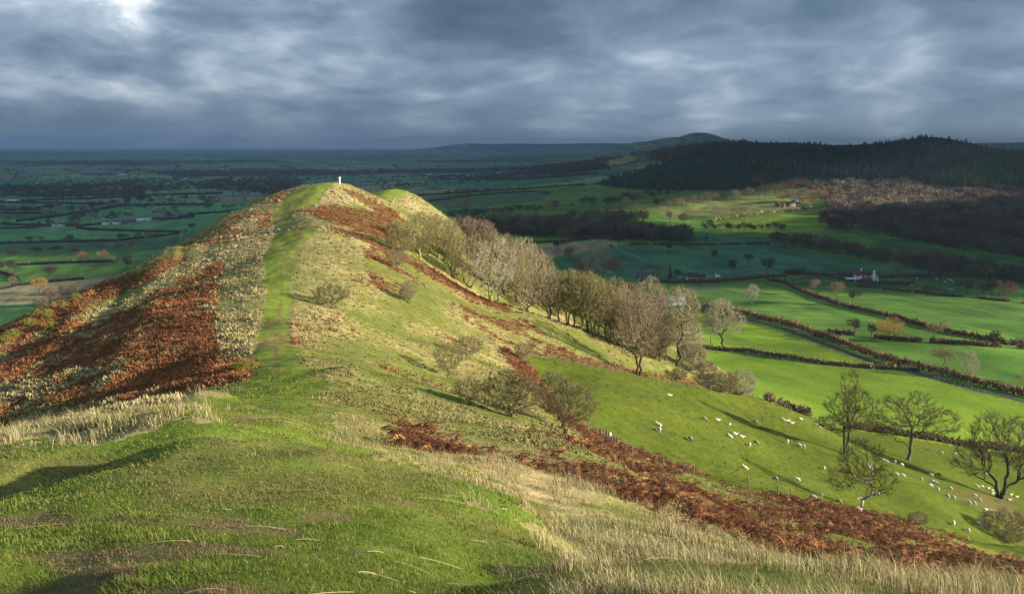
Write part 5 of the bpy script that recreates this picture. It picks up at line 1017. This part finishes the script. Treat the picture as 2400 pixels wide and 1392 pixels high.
for u, v, L, rz, wl, rf, lb in [(1822,485,11,1.2,'brick','red','left brick barn with pink gable on the sunlit slope'),(1835,486,12,1.3,'brick','red','second brick barn with an arched gable on the sunlit slope'),(1852,484,16,.1,'brick','slate','long low brick building of the sunlit farm'),(1866,479,14,.3,'dark','slate','dark-roofed farmhouse behind the brick barns')]:
    e = site('brick_barn', u, v, 900, rz, lb, 'barn', 'buildings of the sunlit brick farm'); block(e, L*.75, 6.5, 3.6, 2.8, wl, rf, chim=((3,1.5),) if 'farmhouse' in lb else (), win=2)
e = site('barn', 1556, 716, 300, -.05, 'big grey-roofed barn half hidden behind the grove', 'barn'); block(e, 24, 11, 3.6, 2.6, 'tin', 'grey')
e = site('cottage', 1304, 657, 300, 1.1, 'white-gabled cottage with mossy roof half hidden behind the grove', 'cottage'); block(e, 10, 6, 3, 3, 'white', 'slate', chim=((3,1.),), win=2)
FARM = [(248,527,11,5,'white','slate','small white building at the left of the plain farm'),(274,526,12,6,'white','slate','white end-on barn of the plain farm'),(300,523,24,7,'brick','grey','long brick farm range with pale roof on the plain'),(323,521,22,8,'grey','pale','grey farm shed with a pale roof on the plain'),(341,519,16,6,'white','pale','white shed right of the grey farm shed'),(392,515,48,13,'dark','grey','biggest barn on the plain, with a grey roof'),(436,511,26,9,'dark','slate','dark barn at the right end of the plain farm'),
 (129,531,9,5,'white','slate','left white cottage of the pair on the plain'),(144,531,10,5,'white','slate','right white cottage of the pair on the plain'),(27,474,22,9,'tin','pale','pale metal shed at the far left'),(88,430,22,9,'white','slate','white house by the far left wood'),(356,434,16,8,'white','slate','left house of the white hamlet on the plain'),(367,434,18,8,'white','slate','tall-gabled middle house of the white hamlet'),(387,434,20,8,'white','slate','right house of the white hamlet'),
 (219,446,16,8,'white','slate','white cottage at the end of the hamlet lane'),(237,444,16,8,'stone','slate','grey cottage at the end of the hamlet lane'),(434,420,24,10,'white','slate','bright white house on the far plain'),(289,411,34,10,'white','pale','white-ended long shed on the far plain'),(230,412,150,22,'tin','slate','long row of grey glasshouse roofs on the far plain'),(615,437,20,10,'white','slate','white house among trees left of the summit'),(537,439,18,9,'white','slate','small white house left of the purple-roofed barn'),(548,446,34,12,'brick','slate','purple-roofed barn among trees left of the summit'),
 (1072,410,18,9,'white','slate','white house on the far edge of the teal field'),(1111,413,52,14,'white','grey','long white-sided shed on the far edge of the teal field'),(1005,410,16,8,'white','slate','far white cottage beyond the last knoll'),(1333,433,9,7,'white','slate','tiny white cottage below the conifer forest'),(860,414,16,8,'white','slate','far white house right of the summit'),(1040,397,26,10,'white','slate','hazy white house in the distance beyond the teal field')]
for u, v, L, W, wl, rf, lb in FARM:
    nm = 'barn' if 'barn' in lb else 'shed' if ('shed' in lb or 'glass' in lb) else 'farm_building' if 'building' in lb or 'range' in lb else 'cottage' if 'cottage' in lb else 'house'
    e = site(nm, u, v, 640, (u % 7)*.07-.2, lb, nm.replace('farm_', ''), 'houses and farm buildings on the far plain')
    if e: hh = 2.8 if nm in ('shed',) else 4.6; block(e, L, W, hh, W*.36, wl, rf, chim=((L*.3,1.2),) if nm in ('house','cottage') else (), win=3 if nm in ('house','cottage') else 0)
# ------------------------------------------------------------------ poles, gates, trailer
def pole(u, v, hpx, dmin, label):
    x, y, z = hit(u, v, dmin); h = hpx*float(y[0])/F; e = link('utility_pole', None, None, (float(x[0]), float(y[0]), float(z[0])), .4, label, 'pole', 'wooden utility poles'); c_, q_, t_ = tpost(h, .17); link('shaft', mesh_np('shaft', c_, t_, q_, None, False, [m_post]), e); c_, q_ = boxes([(-1.0,-.08,h*.93,1.0,.08,h*.93+.16)]); link('crossarm', mesh_np('crossarm', c_, None, q_, None, False, [m_post]), e)
pole(192,653,21,640,'utility pole standing in the bright field left of the ridge'); pole(25,690,24,600,'utility pole in the tan field at the left edge'); pole(1981,640,16,600,'utility pole behind the outbuilding of the white farmhouse'); pole(1203,582,16,500,'utility pole beyond the dip in the grove'); pole(1786,648,16,500,'utility pole on the lane hedge below the teal field')
m_orange = plain_mat('faded_orange_paint', (.62,.24,.13), .2, 1., .6, .3); m_tyre = plain_mat('tyre_rubber', (.03,.03,.03), .2, 2.); m_gate = plain_mat('galvanised_gate', (.38,.38,.38), .1, 2., .5, .4)
def trailer(u, v, dmin, label, L=5.0, W=2.2, H_=1.6, rz=.1):
    e = site('farm_trailer', u, v, dmin, rz, label, 'trailer'); 
    c_, q_ = boxes([(-L/2,-W/2,.7,L/2,W/2,.82),(-L/2,-W/2,.82,L/2,-W/2+.08,H_),(-L/2,W/2-.08,.82,L/2,W/2,H_),(-L/2,-W/2+.08,.82,-L/2+.08,W/2-.08,H_),(L/2-.08,-W/2+.08,.82,L/2,W/2-.08,H_)]); link('body', mesh_np('body', c_, None, q_, None, False, [m_orange]), e)
    c_, q_ = boxes([(L/2,-.06,.55,L/2+1.2,.06,.68)]); link('drawbar', mesh_np('drawbar', c_, None, q_, None, False, [m_gate]), e)
    for sx_ in (-.6, .6):
        for sy_ in (-1, 1):
            n = 14; a = np.arange(n)*2*math.pi/n; yy = sy_*(W/2-.02); c_ = np.r_[np.c_[sx_+np.cos(a)*.42, np.full(n, yy-.14), .42+np.sin(a)*.42], np.c_[sx_+np.cos(a)*.42, np.full(n, yy+.14), .42+np.sin(a)*.42], [[sx_, yy-.14, .42],[sx_, yy+.14, .42]]]; k = np.arange(n)
            link('wheel', mesh_np('wheel', c_, np.r_[np.c_[(k+1)%n, k, np.full(n, 2*n)], np.c_[k+n, (k+1)%n+n, np.full(n, 2*n+1)]], np.c_[k, (k+1)%n, (k+1)%n+n, k+n], None, False, [m_tyre]), e)
trailer(1926,788,290,'faded orange farm trailer parked behind the lane hedge'); trailer(2152,680,450,'small red-orange farm trailer beside the far sheep field',3.2,1.6,1.3,.3)
def gate(u, v, dmin, rz, label):
    e = site('field_gate', u, v, dmin, rz, label, 'gate', 'metal field gates'); c_, q_ = boxes([(-1.7,-.03,.15+k*.22,1.7,.03,.21+k*.22) for k in range(5)]); link('bars', mesh_np('bars', c_, None, q_, None, False, [m_gate]), e)
    for sx_ in (-1.8, 1.8): o = link('post', post_me(1.4, .1), e, (sx_, 0, 0))
gate(1876,783,290,-.5,'pale metal gate where the lane hedge opens'); gate(2175,879,290,-.4,'metal gate at the end of the trimmed hedge'); gate(1948,789,290,-.1,'metal gate beside the orange trailer')
# ------------------------------------------------------------------ sheep
def wool_mat(name, w):
    m, t, b = newmat(name); a = t.add('ShaderNodeVertexColor', layer_name='col').outputs[0]; p_ = t.add('ShaderNodeTexCoord').outputs['Object']; n = t.noise(p_, 14., 4, .6); t.put(b.inputs['Base Color'], t.mix(1.0, a, t.ramp(n, [(.3,(.8,.8,.8)),(.7,(1.12,1.1,1.08))]), 'MULTIPLY')); bp = t.add('ShaderNodeBump'); bp.inputs['Strength'].default_value = .6; bp.inputs['Distance'].default_value = .04; t.put(bp.inputs['Height'], n); t.put(b.inputs['Normal'], bp); return m
m_wool = wool_mat('fleece', 1)
def sheep_mesh(name, pose, fleece, face):
    """one continuous body: an inflated branching skeleton, resampled and smoothed"""
    V = [(-.42,0,.66),(-.15,0,.70),(.15,0,.70),(.40,0,.68)]; R = [.22,.285,.29,.235]; E = [(0,1),(1,2),(2,3)]; col = [0,0,0,0]
    def chain(start, pts, c):
        p = start
        for (q, r) in pts: V.append(q); R.append(r); E.append((p, len(V)-1)); col.append(c); p = len(V)-1
    if pose == 'lying':
        V = [(x_, y_, z_-.37) for x_, y_, z_ in V]; chain(3, [((.58,0,.50),.15),((.70,.06,.66),.12),((.84,.12,.66),.085),((.93,.15,.62),.05)], 1)
        for s_ in (-1, 1): chain(2, [((.34,s_*.22,.16),.08),((.55,s_*.24,.08),.05),((.42,s_*.25,.06),.045)], 2); chain(0, [((-.36,s_*.26,.16),.10),((-.15,s_*.32,.08),.06),((-.02,s_*.33,.06),.045)], 2)
    else:
        if pose == 'grazing': chain(3, [((.58,0,.58),.15),((.72,0,.40),.105),((.80,.02,.22),.085),((.86,.03,.10),.05)], 1)
        else: chain(3, [((.55,0,.82),.15),((.64,0,.98),.115),((.78,.03,1.00),.085),((.90,.05,.95),.05)], 1)
        for s_ in (-1, 1):
            f = .06*s_; chain(3, [((.36+f,s_*.13,.46),.09),((.35+f,s_*.13,.24),.048),((.36+f,s_*.13,.02),.042)], 2)
            chain(0, [((-.42-f,s_*.14,.48),.11),((-.50-f,s_*.14,.28),.05),((-.46-f,s_*.14,.02),.042)], 2)
    chain(0, [((-.62,0,.62 if pose != 'lying' else .26),.07),((-.66,0,.48 if pose != 'lying' else .14),.045)], 0)
    me = bpy.data.meshes.new('tmp'); me.from_pydata(V, E, []); o = bpy.data.objects.new('tmp', me); COL.objects.link(o); sk = o.modifiers.new('s', 'SKIN'); sk.use_smooth_shade = True
    for i, r in enumerate(R): me.skin_vertices[0].data[i].radius = (r, r)
    me.skin_vertices[0].data[0].use_root = True; sb = o.modifiers.new('b', 'SUBSURF'); sb.levels = 2; sb.render_levels = 2
    dg = bpy.context.evaluated_depsgraph_get(); ev = o.evaluated_get(dg); m2 = bpy.data.meshes.new_from_object(ev); bpy.data.objects.remove(o); m2.name = name
    n = len(m2.vertices); co = np.empty(n*3, np.float32); m2.vertices.foreach_get('co', co); co = co.reshape(-1, 3); Va = np.array(V); d = ((co[:,None]-Va[None])**2).sum(-1); c = np.array(col)[d.argmin(1)]
    P_ = np.array([fleece, face, face])[c]; hd = (c == 1) & (co[:,0] < .66); P_[hd] = fleece; a = m2.color_attributes.new('col', 'FLOAT_COLOR', 'POINT'); a.data.foreach_set('color', np.c_[P_, np.ones(n)].astype(np.float32).ravel()); m2.materials.clear(); m2.materials.append(m_wool)
    # ears
    return m2
FL, FC = (.66,.60,.48), (.52,.45,.37); SM = {p: sheep_mesh('sheep', p, FL, FC) for p in ('grazing','standing','lying')}; SMG = {p: sheep_mesh('sheep', p, (.36,.32,.26), (.10,.09,.08)) for p in ('grazing','standing')}; SMD = sheep_mesh('sheep', 'grazing', (.055,.045,.04), (.03,.028,.026))
SHEEP = [(1566,927,'l',0,'alone, high in the pasture near the thick-trunked tree'),(1543,997,'l',2.9,'the upper of two left of the middle of the pasture'),(1543,1011,'g',-1.4,'the lower of two left of the middle of the pasture'),(1426,1025,'g',1.5,'seen from behind beside the dark leaning posts'),(1649,986,'G',3.0,'greyish, left of a resting one in mid pasture'),(1680,985,'l',.2,'resting right beside a greyish one in mid pasture'),(1707,999,'g',1.2,'below and right of the resting one in mid pasture'),(1770,992,'G',2.6,'at the edge of the long tree shadow'),(1615,1032,'G',-1.2,'greyish, alone with a long shadow'),(1720,1017,'l',.1,'the topmost of a trio lying together'),(1710,1024,'l',3.0,'the left of a trio lying together'),(1736,1024,'l',.0,'the right of a trio lying together'),(1753,1045,'g',-1.5,'left of a brownish pair below the lying trio'),(1770,1041,'G',2.7,'right of a brownish pair below the lying trio'),(1844,1039,'s',1.4,'facing away near the tip of the long shadow'),(1870,1046,'g',-.6,'left of a close pair under the long shadow'),(1881,1049,'g',-1.0,'right of a close pair under the long shadow'),(1746,1098,'l',3.1,'lying alone low in the pasture'),(1929,1101,'g',1.6,'alone left of the silver birch crown'),(1815,1127,'G',1.9,'grey-brown, low above the bracken'),(1866,1128,'g',3.1,'large, grazing broadside low above the bracken'),(1904,1170,'G',.0,'half hidden behind bracken with a post before it'),(1921,1166,'s',-1.4,'standing just behind the half hidden one by the bracken'),
 (1836,985,'l',2.9,'left of a resting pair near the lower hedge'),(1845,987,'l',.2,'right of a resting pair near the lower hedge'),(1854,992,'l',.1,'small, lying below the resting pair near the hedge'),(1874,985,'g',.2,'grazing close under the lower hedge'),(1910,997,'g',.1,'left of the tiered tree crown by the hedge'),(1922,1003,'l',.0,'resting at the left edge of the tiered tree'),(2035,1099,'s',1.5,'seen through the birch twigs'),(2068,1081,'g',2.8,'left one of two in the tree shadow behind the birch'),(2076,1084,'g',2.2,'right one of two in the tree shadow behind the birch'),(2096,1085,'g',1.6,'alone in the shadow band under the forked tree'),(2112,1092,'g',.2,'at the edge of the shadow under the forked tree'),(2099,1115,'g',3.0,'left of two feeding right of the birch'),(2114,1118,'g',3.1,'right of two feeding right of the birch'),(2181,1056,'s',-1.4,'the left of three beyond the forked tree'),(2205,1063,'g',-.8,'the middle of three beyond the forked tree'),(2236,1066,'g',.0,'the right of three beyond the forked tree'),(2182,1109,'g',.1,'just above the shadow next to the black one'),(2199,1115,'D',2.9,'black, in the middle of the flock'),(2181,1116,'g',3.,'in the shadow just below the black one'),(2157,1126,'g',-1.3,'alone left of the flock centre'),(2185,1132,'g',3.0,'white, touching a dark-headed one in the flock centre'),(2192,1135,'G',.1,'dark-headed, touching a white one in the flock centre'),(2179,1141,'g',.1,'broadside below the touching pair'),(2195,1149,'g',-1.4,'lowest in the flock centre'),(2225,1147,'g',-.5,'right of the flock centre, turned downhill'),(2218,1165,'g',-1.2,'left of two with parallel shadows'),(2232,1169,'g',-1.0,'right of two with parallel shadows'),(2283,1164,'g',2.9,'grazing left of the big fan tree'),(2293,1174,'g',-.9,'just below the one left of the fan tree'),(2269,1181,'g',-1.0,'left of two close together below the fan tree'),(2280,1181,'g',-1.0,'right of two close together below the fan tree'),(2309,1195,'l',.3,'left of two resting above the brown bush'),(2321,1197,'l',.1,'right of two resting above the brown bush'),(2232,1230,'s',1.4,'rear view, low near the bracken edge'),(2266,1246,'g',-1.4,'lowest of all, beside the bracken edge'),(2291,1230,'g',-.7,'plump, just left of the brown bush'),(2310,1110,'l',.0,'lying by the bare red earth'),(2291,1141,'l',3.,'first in the line left of the fan trunk'),(2300,1143,'g',.1,'second in the line left of the fan trunk'),(2315,1145,'l',.2,'third in the line left of the fan trunk'),(2324,1150,'l',.1,'fourth in the line left of the fan trunk'),(2325,1157,'l',.3,'lowest in the line left of the fan trunk'),(2344,1177,'s',-1.2,'standing against the foot of the fan trunk'),(2368,1160,'l',.2,'right of the fan trunk, resting'),(2381,1165,'l',.1,'farthest right, beyond the fan trunk'),(2364,1172,'l',.0,'low and flat, right of the fan trunk'),(1964,1181,'G',2.2,'head just showing above the bracken'),(2007,1199,'g',.1,'tucked against the foot of the silver birch'),(2057,1160,'s',1.3,'behind the lower right branches of the birch')]
PZ = dict(g='grazing', s='standing', l='lying', G='grazing'); base_s = []
def add_sheep(u, v, p, rz, label, group, dmin, sc_=1.0):
    x, y, z = hit(u, v, dmin)
    if np.isnan(y[0]): print('MISS sheep', u, v); return
    me = SMD if p == 'D' else SMG['grazing'] if p == 'G' else SM[PZ[p]]; xx, yy, zz = float(x[0]), float(y[0]), float(z[0]); e_ = .4; gx_, gy_ = (H(xx+e_, yy)-H(xx-e_, yy))/(2*e_), (H(xx, yy+e_)-H(xx, yy-e_))/(2*e_)
    o = link('sheep', me, None, (xx, yy, zz-.02), 0, label, 'sheep', group); up = Vector((-gx_, -gy_, 1)).normalized(); f = Vector((math.cos(rz), math.sin(rz), 0)); f = (f-up*f.dot(up)).normalized(); s_ = up.cross(f); from_m = Matrix((f, s_, up)).transposed(); o.rotation_euler = from_m.to_euler(); o.scale = (sc_,)*3
from mathutils import Vector, Matrix
WORD = dict(g='white grazing sheep ', s='white standing sheep ', l='white sheep ', G='sheep ', D='sheep ')
for u, v, p, rz, lb in SHEEP: add_sheep(u, v, p, rz, WORD[p]+lb, 'sheep in the steep pasture', 120, .84)
FS = [(2195,656),(2213,661),(2217,663),(2225,657),(2234,664),(2224,680),(2231,681),(2136,671),(2263,648),(2150,655),(2229,660),(2262,672)]
for i, (u, v) in enumerate(FS): add_sheep(u, v, 'g' if i % 3 else 's', i*.9, 'tiny white far-off sheep scattered in the dark field near the white farmhouse', 'far-off sheep near the farmhouse', 450, 1.25)
# gorse bushes on the left flank
for i, (u, v, h, w) in enumerate([(70,765,22,40),(110,745,22,36),(150,725,20,30),(180,705,20,28),(30,790,22,36),(120,770,18,44),(195,690,14,20),(12,800,18,30)]):
    put(u, v, h, w, 'bush_leafy', BARKD, 'gorse', f'{ORD[i]} yellow-green gorse bush, counting along the shaded left flank' if False else ['gorse bush with an orange base at the left flank','gorse bush in the middle of the left-flank line','gorse bush third up the left-flank line','gorse bush near the top of the left-flank line','gorse bush low by the left edge','broad flat gorse bush below the left-flank line','small topmost gorse bush on the left flank','gorse bush cut by the left edge of the slope'][i], name='gorse_bush', cat='bush', dmin=85, group='gorse bushes on the left flank')
put(575,868,28,70,'bush_leafy',BARKD,'gorse','dark green gorse patch where the left bracken meets the path',name='gorse_bush',cat='bush',dmin=62)
HAZE = 4.0e-5; HAZE_COL = (.40,.60,.90,1); SKY_SEED = 27.7
SKY_RAMP = [(.20, (.027,.048,.078)), (.34, (.045,.073,.111)), (.44, (.074,.108,.155)), (.54, (.120,.162,.214)), (.66, (.225,.270,.318)), (.76, (.44,.465,.48)), (.92, (.56,.565,.555))]
SKY_VEIL = [(.15, (.046,.066,.092)), (.45, (.062,.086,.118)), (.72, (.110,.150,.200)), (1.0, (.120,.160,.21))]
SKY_LOBES = [(310,38,2200,.30), (250,60,500,.06), (60,150,1200,.05), (100,210,1500,.09), (300,205,1500,.08), (500,165,1500,.07), (680,140,2500,.05), (640,40,700,.05), (880,40,1200,.05),
 (1060,50,1500,-.13), (1220,30,1200,-.14), (1420,20,1200,-.15), (1640,25,1200,-.14), (1850,15,1200,-.13), (2050,20,1200,-.09), (2350,25,500,-.12), (270,118,3500,-.11), (400,135,3500,-.10), (80,100,4000,-.06), (150,275,900,-.07), (500,265,900,-.06), (850,270,700,-.05), (1200,265,1200,-.04),
 (1250,125,2200,.07), (1400,100,2500,.09), (1600,110,2200,.06), (1800,110,1800,.08), (2150,110,2500,.05), (1450,180,1500,.03), (1900,200,900,-.04), (2250,190,1500,-.05), (1700,275,700,.05), (2150,270,900,.05)]
# ------------------------------------------------------------------ unseen clouds added to shade the land, then the air
SE, SA = math.radians(14.5), math.radians(14)
LIT = [((0, 640), [(-3000,-400),(6000,-400),(6000,4000),(-3000,4000)]),
 ((400,900), [(1480,664),(1800,672),(2000,684),(2300,690),(3000,690),(3000,1600),(1200,1600),(1200,690)]),
 ((300,1350), [(-900,600),(100,594),(380,584),(380,900),(-900,900)]),
 ((900,2200), [(1380,510),(1500,486),(1640,470),(1760,455),(1880,443),(2040,424),(2200,438),(2300,462),(2360,492),(2200,506),(2050,512),(1960,530),(1930,547),(1700,548),(1560,528)]),
 ((900,1250), [(1240,585),(1330,570),(1460,566),(1420,585)]),
 ((3000,4300), [(1385,396),(1415,374),(1490,360),(1500,374),(1450,390)])]
def lit_at(x, y):
    z = height0(x, y); u, w_ = proj(x, y, z); l_ = np.zeros(len(x), bool)
    ju = (fbm(x/260., y/260., 301, 3)-.5)*90; jw = (fbm(x/260., y/260., 303, 3)-.5)*16
    for (d0, d1), P in LIT:
        if d0 == 0: l_ |= (y < d1)
        else: l_ |= inpoly(u+ju, w_+jw, P) & (y > d0) & (y < d1)
    return l_
m_cloud, tc, bc = newmat('shade_cloud_white'); bc.inputs['Base Color'].default_value = (.8,.82,.86,1); bc.inputs['Roughness'].default_value = 1; bc.inputs['Specular IOR Level'].default_value = 0
def shade_cloud_bank(h, x0, x1, y0, y1, step, thick, skip):  # opaque sheet out of view, left open above ground meant to be sunlit
    xs = np.arange(x0, x1, step); ys = np.arange(y0, y1, step); gx_, gy_ = np.meshgrid(xs, ys); ok = ~(lit_at(gx_.ravel()+step/2, gy_.ravel()+step/2) | skip(gx_.ravel()+step/2, gy_.ravel()+step/2)).reshape(gx_.shape)
    ok[-1] = ok[:,-1] = False
    zt = height0(gx_.ravel(), gy_.ravel()).reshape(gx_.shape); zt = np.clip(zt, -140, 30); tt = (h-zt)/math.sin(SE)
    X = gx_+math.cos(SE)*math.cos(SA)*tt; Y = gy_-math.cos(SE)*math.sin(SA)*tt
    lump = fbm(X/(step*3), Y/(step*3), 305, 4)
    n_ = gx_.size; top = np.c_[X.ravel(), Y.ravel(), (h+thick*(.3+lump)).ravel()]; bot = np.c_[X.ravel(), Y.ravel(), (h-thick*.25*lump).ravel()]
    id_ = np.arange(n_).reshape(gx_.shape); a = id_[:-1,:-1]; b_ = id_[:-1,1:]; c_ = id_[1:,1:]; d_ = id_[1:,:-1]; m = ok[:-1,:-1]
    q = np.stack([a[m], b_[m], c_[m], d_[m]], -1); qs = [q, q[:,::-1]+n_]
    p = np.pad(m, 1)
    for (sl, e0, e1) in ((p[:-2,1:-1], a, b_), (p[2:,1:-1], c_, d_), (p[1:-1,:-2], d_, a), (p[1:-1,2:], b_, c_)):
        k_ = m & ~sl; qs.append(np.stack([e1[k_], e0[k_], e0[k_]+n_, e1[k_]+n_], -1))
    return mesh_np('shade_cloud', np.r_[top, bot], None, np.concatenate(qs), None, False, [m_cloud])
link('shade_cloud', shade_cloud_bank(620, -2600, 3600, 400, 4300, 40, 26, lambda x, y: y > 4200), kind='structure', label='added low bank of unseen clouds, cut to shade the land')
link('shade_cloud', shade_cloud_bank(2600, -9500, 10500, 3900, 17000, 200, 60, lambda x, y: y < 4000), kind='structure', label='added high bank of unseen clouds, shading the far plain')
link('shade_cloud', shade_cloud_bank(5200, -20000, 23000, 16000, 34000, 500, 120, lambda x, y: y < 16600), kind='structure', label='added highest bank of unseen clouds, shading the far haze')
if HAZE > 0:
    hm = bpy.data.materials.new('haze'); hm.use_nodes = True; th_ = NT(hm.node_tree); th_.n.remove(th_.n['Principled BSDF'])
    pv = th_.add('ShaderNodeVolumePrincipled'); pv.inputs['Color'].default_value = HAZE_COL; pv.inputs['Density'].default_value = HAZE; pv.inputs['Anisotropy'].default_value = 0.2
    th_.l.new(pv.outputs[0], th_.n['Material Output'].inputs['Volume'])
    zlo = float(GZ.min())-1.5; hx = 35000.0; zt = max(float(GZ.max())+2, 235.)
    co = np.array([[sx_*hx, sy_*hx, z_] for z_ in (zlo, zt) for sy_ in (-1, 1) for sx_ in (-1, 1)])
    link('haze', mesh_np('haze', co, None, np.array([[0,2,3,1],[4,5,7,6],[0,1,5,4],[2,6,7,3],[0,4,6,2],[1,3,7,5]]), None, False, [hm]), kind='stuff', label='thin blue haze over the farmland')
# ------------------------------------------------------------------ camera, sun, sky
from mathutils import Vector
cam = bpy.data.cameras.new('camera'); co_ = bpy.data.objects.new('camera', cam); COL.objects.link(co_); sc.camera = co_
cam.lens = 36; cam.sensor_width = 36; cam.clip_start = .1; cam.clip_end = 3e5; co_.rotation_euler = (math.pi/2-PITCH, 0, 0)
SE, SA = math.radians(14.5), math.radians(14)          # elevation; angle behind the camera's right
sdir = Vector((math.cos(SE)*math.cos(SA), -math.cos(SE)*math.sin(SA), math.sin(SE)))
l = bpy.data.lights.new('sun', 'SUN'); l.energy = 5.0; l.angle = math.radians(.53); l.color = (1, .90, .74)
lo = bpy.data.objects.new('sun', l); COL.objects.link(lo); lo.rotation_euler = sdir.to_track_quat('Z', 'Y').to_euler()
w = bpy.data.worlds.new('World'); sc.world = w; w.use_nodes = True; t = NT(w.node_tree)
bg = t.n['Background']
sky = t.add('ShaderNodeTexSky', sky_type='NISHITA', sun_disc=False, sun_elevation=SE, sun_rotation=math.radians(90)+SA, air_density=1.0, dust_density=1.0)
gen = t.add('ShaderNodeTexCoord').outputs['Generated']
nrm = t.add('ShaderNodeVectorMath', operation='NORMALIZE'); t.put(nrm.inputs[0], gen)
sp = t.add('ShaderNodeSeparateXYZ'); t.put(sp.inputs[0], nrm.outputs[0])
zz = t.math('ADD', t.math('MAXIMUM', sp.outputs[2], 0.0), 0.26)
px_ = t.math('DIVIDE', sp.outputs[0], zz); py_ = t.math('DIVIDE', sp.outputs[1], zz)
def P(sx_, sy_, oz, warp=None, wk=0.0):
    c = t.add('ShaderNodeCombineXYZ'); t.put(c.inputs[0], t.math('MULTIPLY', px_, sx_)); t.put(c.inputs[1], t.math('MULTIPLY', py_, sy_)); c.inputs[2].default_value = oz
    if warp is None: return c.outputs[0]
    v = t.add('ShaderNodeVectorMath', operation='MULTIPLY_ADD'); t.put(v.inputs[0], warp); v.inputs[1].default_value = (wk, wk, wk); t.put(v.inputs[2], c.outputs[0]); return v.outputs[0]
wp = t.n.new('ShaderNodeTexNoise'); t.put(wp.inputs['Vector'], P(1.6, 1.6, 1.1)); wp.inputs['Scale'].default_value = 1.3; wp.inputs['Detail'].default_value = 3
nA = t.noise(P(2.0, 1.6, SKY_SEED, wp.outputs['Color'], .8), 1.0, 9, .55)        # big banks
nB = t.noise(P(5.2, 3.8, 8.1, wp.outputs['Color'], 1.3), 1.0, 8, .60)       # ragged detail
nC = t.noise(P(.50, .65, 5.7), 1.0, 3, .5)                                    # broad light and dark
nS = t.noise(P(1.0, 6.0, 2.2, wp.outputs['Color'], .5), 1.0, 6, .5)         # flat layers low down
vo = t.n.new('ShaderNodeTexVoronoi'); vo.feature = 'SMOOTH_F1'; t.put(vo.inputs['Vector'], P(3.6, 3.4, 4.4, wp.outputs['Color'], .9)); vo.inputs['Scale'].default_value = 1.0; vo.inputs['Smoothness'].default_value = .55; vo.inputs['Detail'].default_value = 2.0; vo.inputs['Roughness'].default_value = .55
nV = t.math('SUBTRACT', .50, vo.outputs['Distance'])                         # billowed edges
def lobe(u, v, k):                                    # a bank in one part of the sky
    a, b_, c_ = ray(u, v); q = math.sqrt(a*a+b_*b_+c_*c_)
    d = t.add('ShaderNodeVectorMath', operation='DOT_PRODUCT'); t.put(d.inputs[0], nrm.outputs[0]); d.inputs[1].default_value = (a/q, b_/q, c_/q)
    return t.math('EXPONENT', t.math('MULTIPLY', t.math('SUBTRACT', d.outputs['Value'], 1.0), k))
val = t.math('ADD', t.math('MULTIPLY', nA, .66), t.math('ADD', t.math('MULTIPLY', nB, .27), t.math('ADD', t.math('MULTIPLY', nC, .08), t.math('MULTIPLY', nS, .05))))
for (u, v, k, a) in SKY_LOBES:
    val = t.math('ADD', val, t.math('MULTIPLY', t.math('MULTIPLY', lobe(u, v, k), t.math('MULTIPLY_ADD', nB, 1.2, .4)), a))
val = t.math('ADD', t.math('MULTIPLY_ADD', val, 1.12, -.01), t.math('MULTIPLY', nV, .15))
cl = t.ramp(val, SKY_RAMP)
# the air thickens to a flat slate veil near the horizon
veil = t.math('EXPONENT', t.math('MULTIPLY', t.math('MAXIMUM', sp.outputs[2], 0.0), -24.0))
vcol = t.ramp(t.math('MULTIPLY_ADD', sp.outputs[0], 1.0, .5, clamp=True), SKY_VEIL)
cl2 = t.mix(t.math('MULTIPLY', veil, .8), cl, vcol)
nis = t.mix(1.0, sky.outputs[0], (.07,.07,.07,1), 'MULTIPLY')
cov = t.ramp(nA, [(.62, (.97,)*3), (.8, (.75,)*3)])
hi = t.math('MULTIPLY_ADD', t.math('SMOOTH_MIN', t.math('MAXIMUM', t.math('SUBTRACT', sp.outputs[2], .17), 0.0), .35, .05), 0.5, 1.0)      # unseen upper sky brightened to lift the shaded land
fin0 = t.mix(cov, nis, cl2)
vs = t.add('ShaderNodeVectorMath', operation='SCALE'); t.put(vs.inputs[0], fin0); t.put(vs.inputs['Scale'], hi); fin = vs.outputs[0]
t.put(bg.inputs[0], fin); bg.inputs[1].default_value = 1.0
w.cycles.sampling_method = 'MANUAL'; w.cycles.sample_map_resolution = 256
sc.view_settings.view_transform = 'Standard'; sc.view_settings.look = 'None'; sc.view_settings.exposure = 1.25; sc.view_settings.gamma = 1.0
sc.cycles.use_denoising = True
sc.cycles.max_bounces = 5; sc.cycles.diffuse_bounces = 2; sc.cycles.glossy_bounces = 2; sc.cycles.transparent_max_bounces = 6; sc.cycles.volume_bounces = 1
sc.cycles.sample_clamp_indirect = 4.0
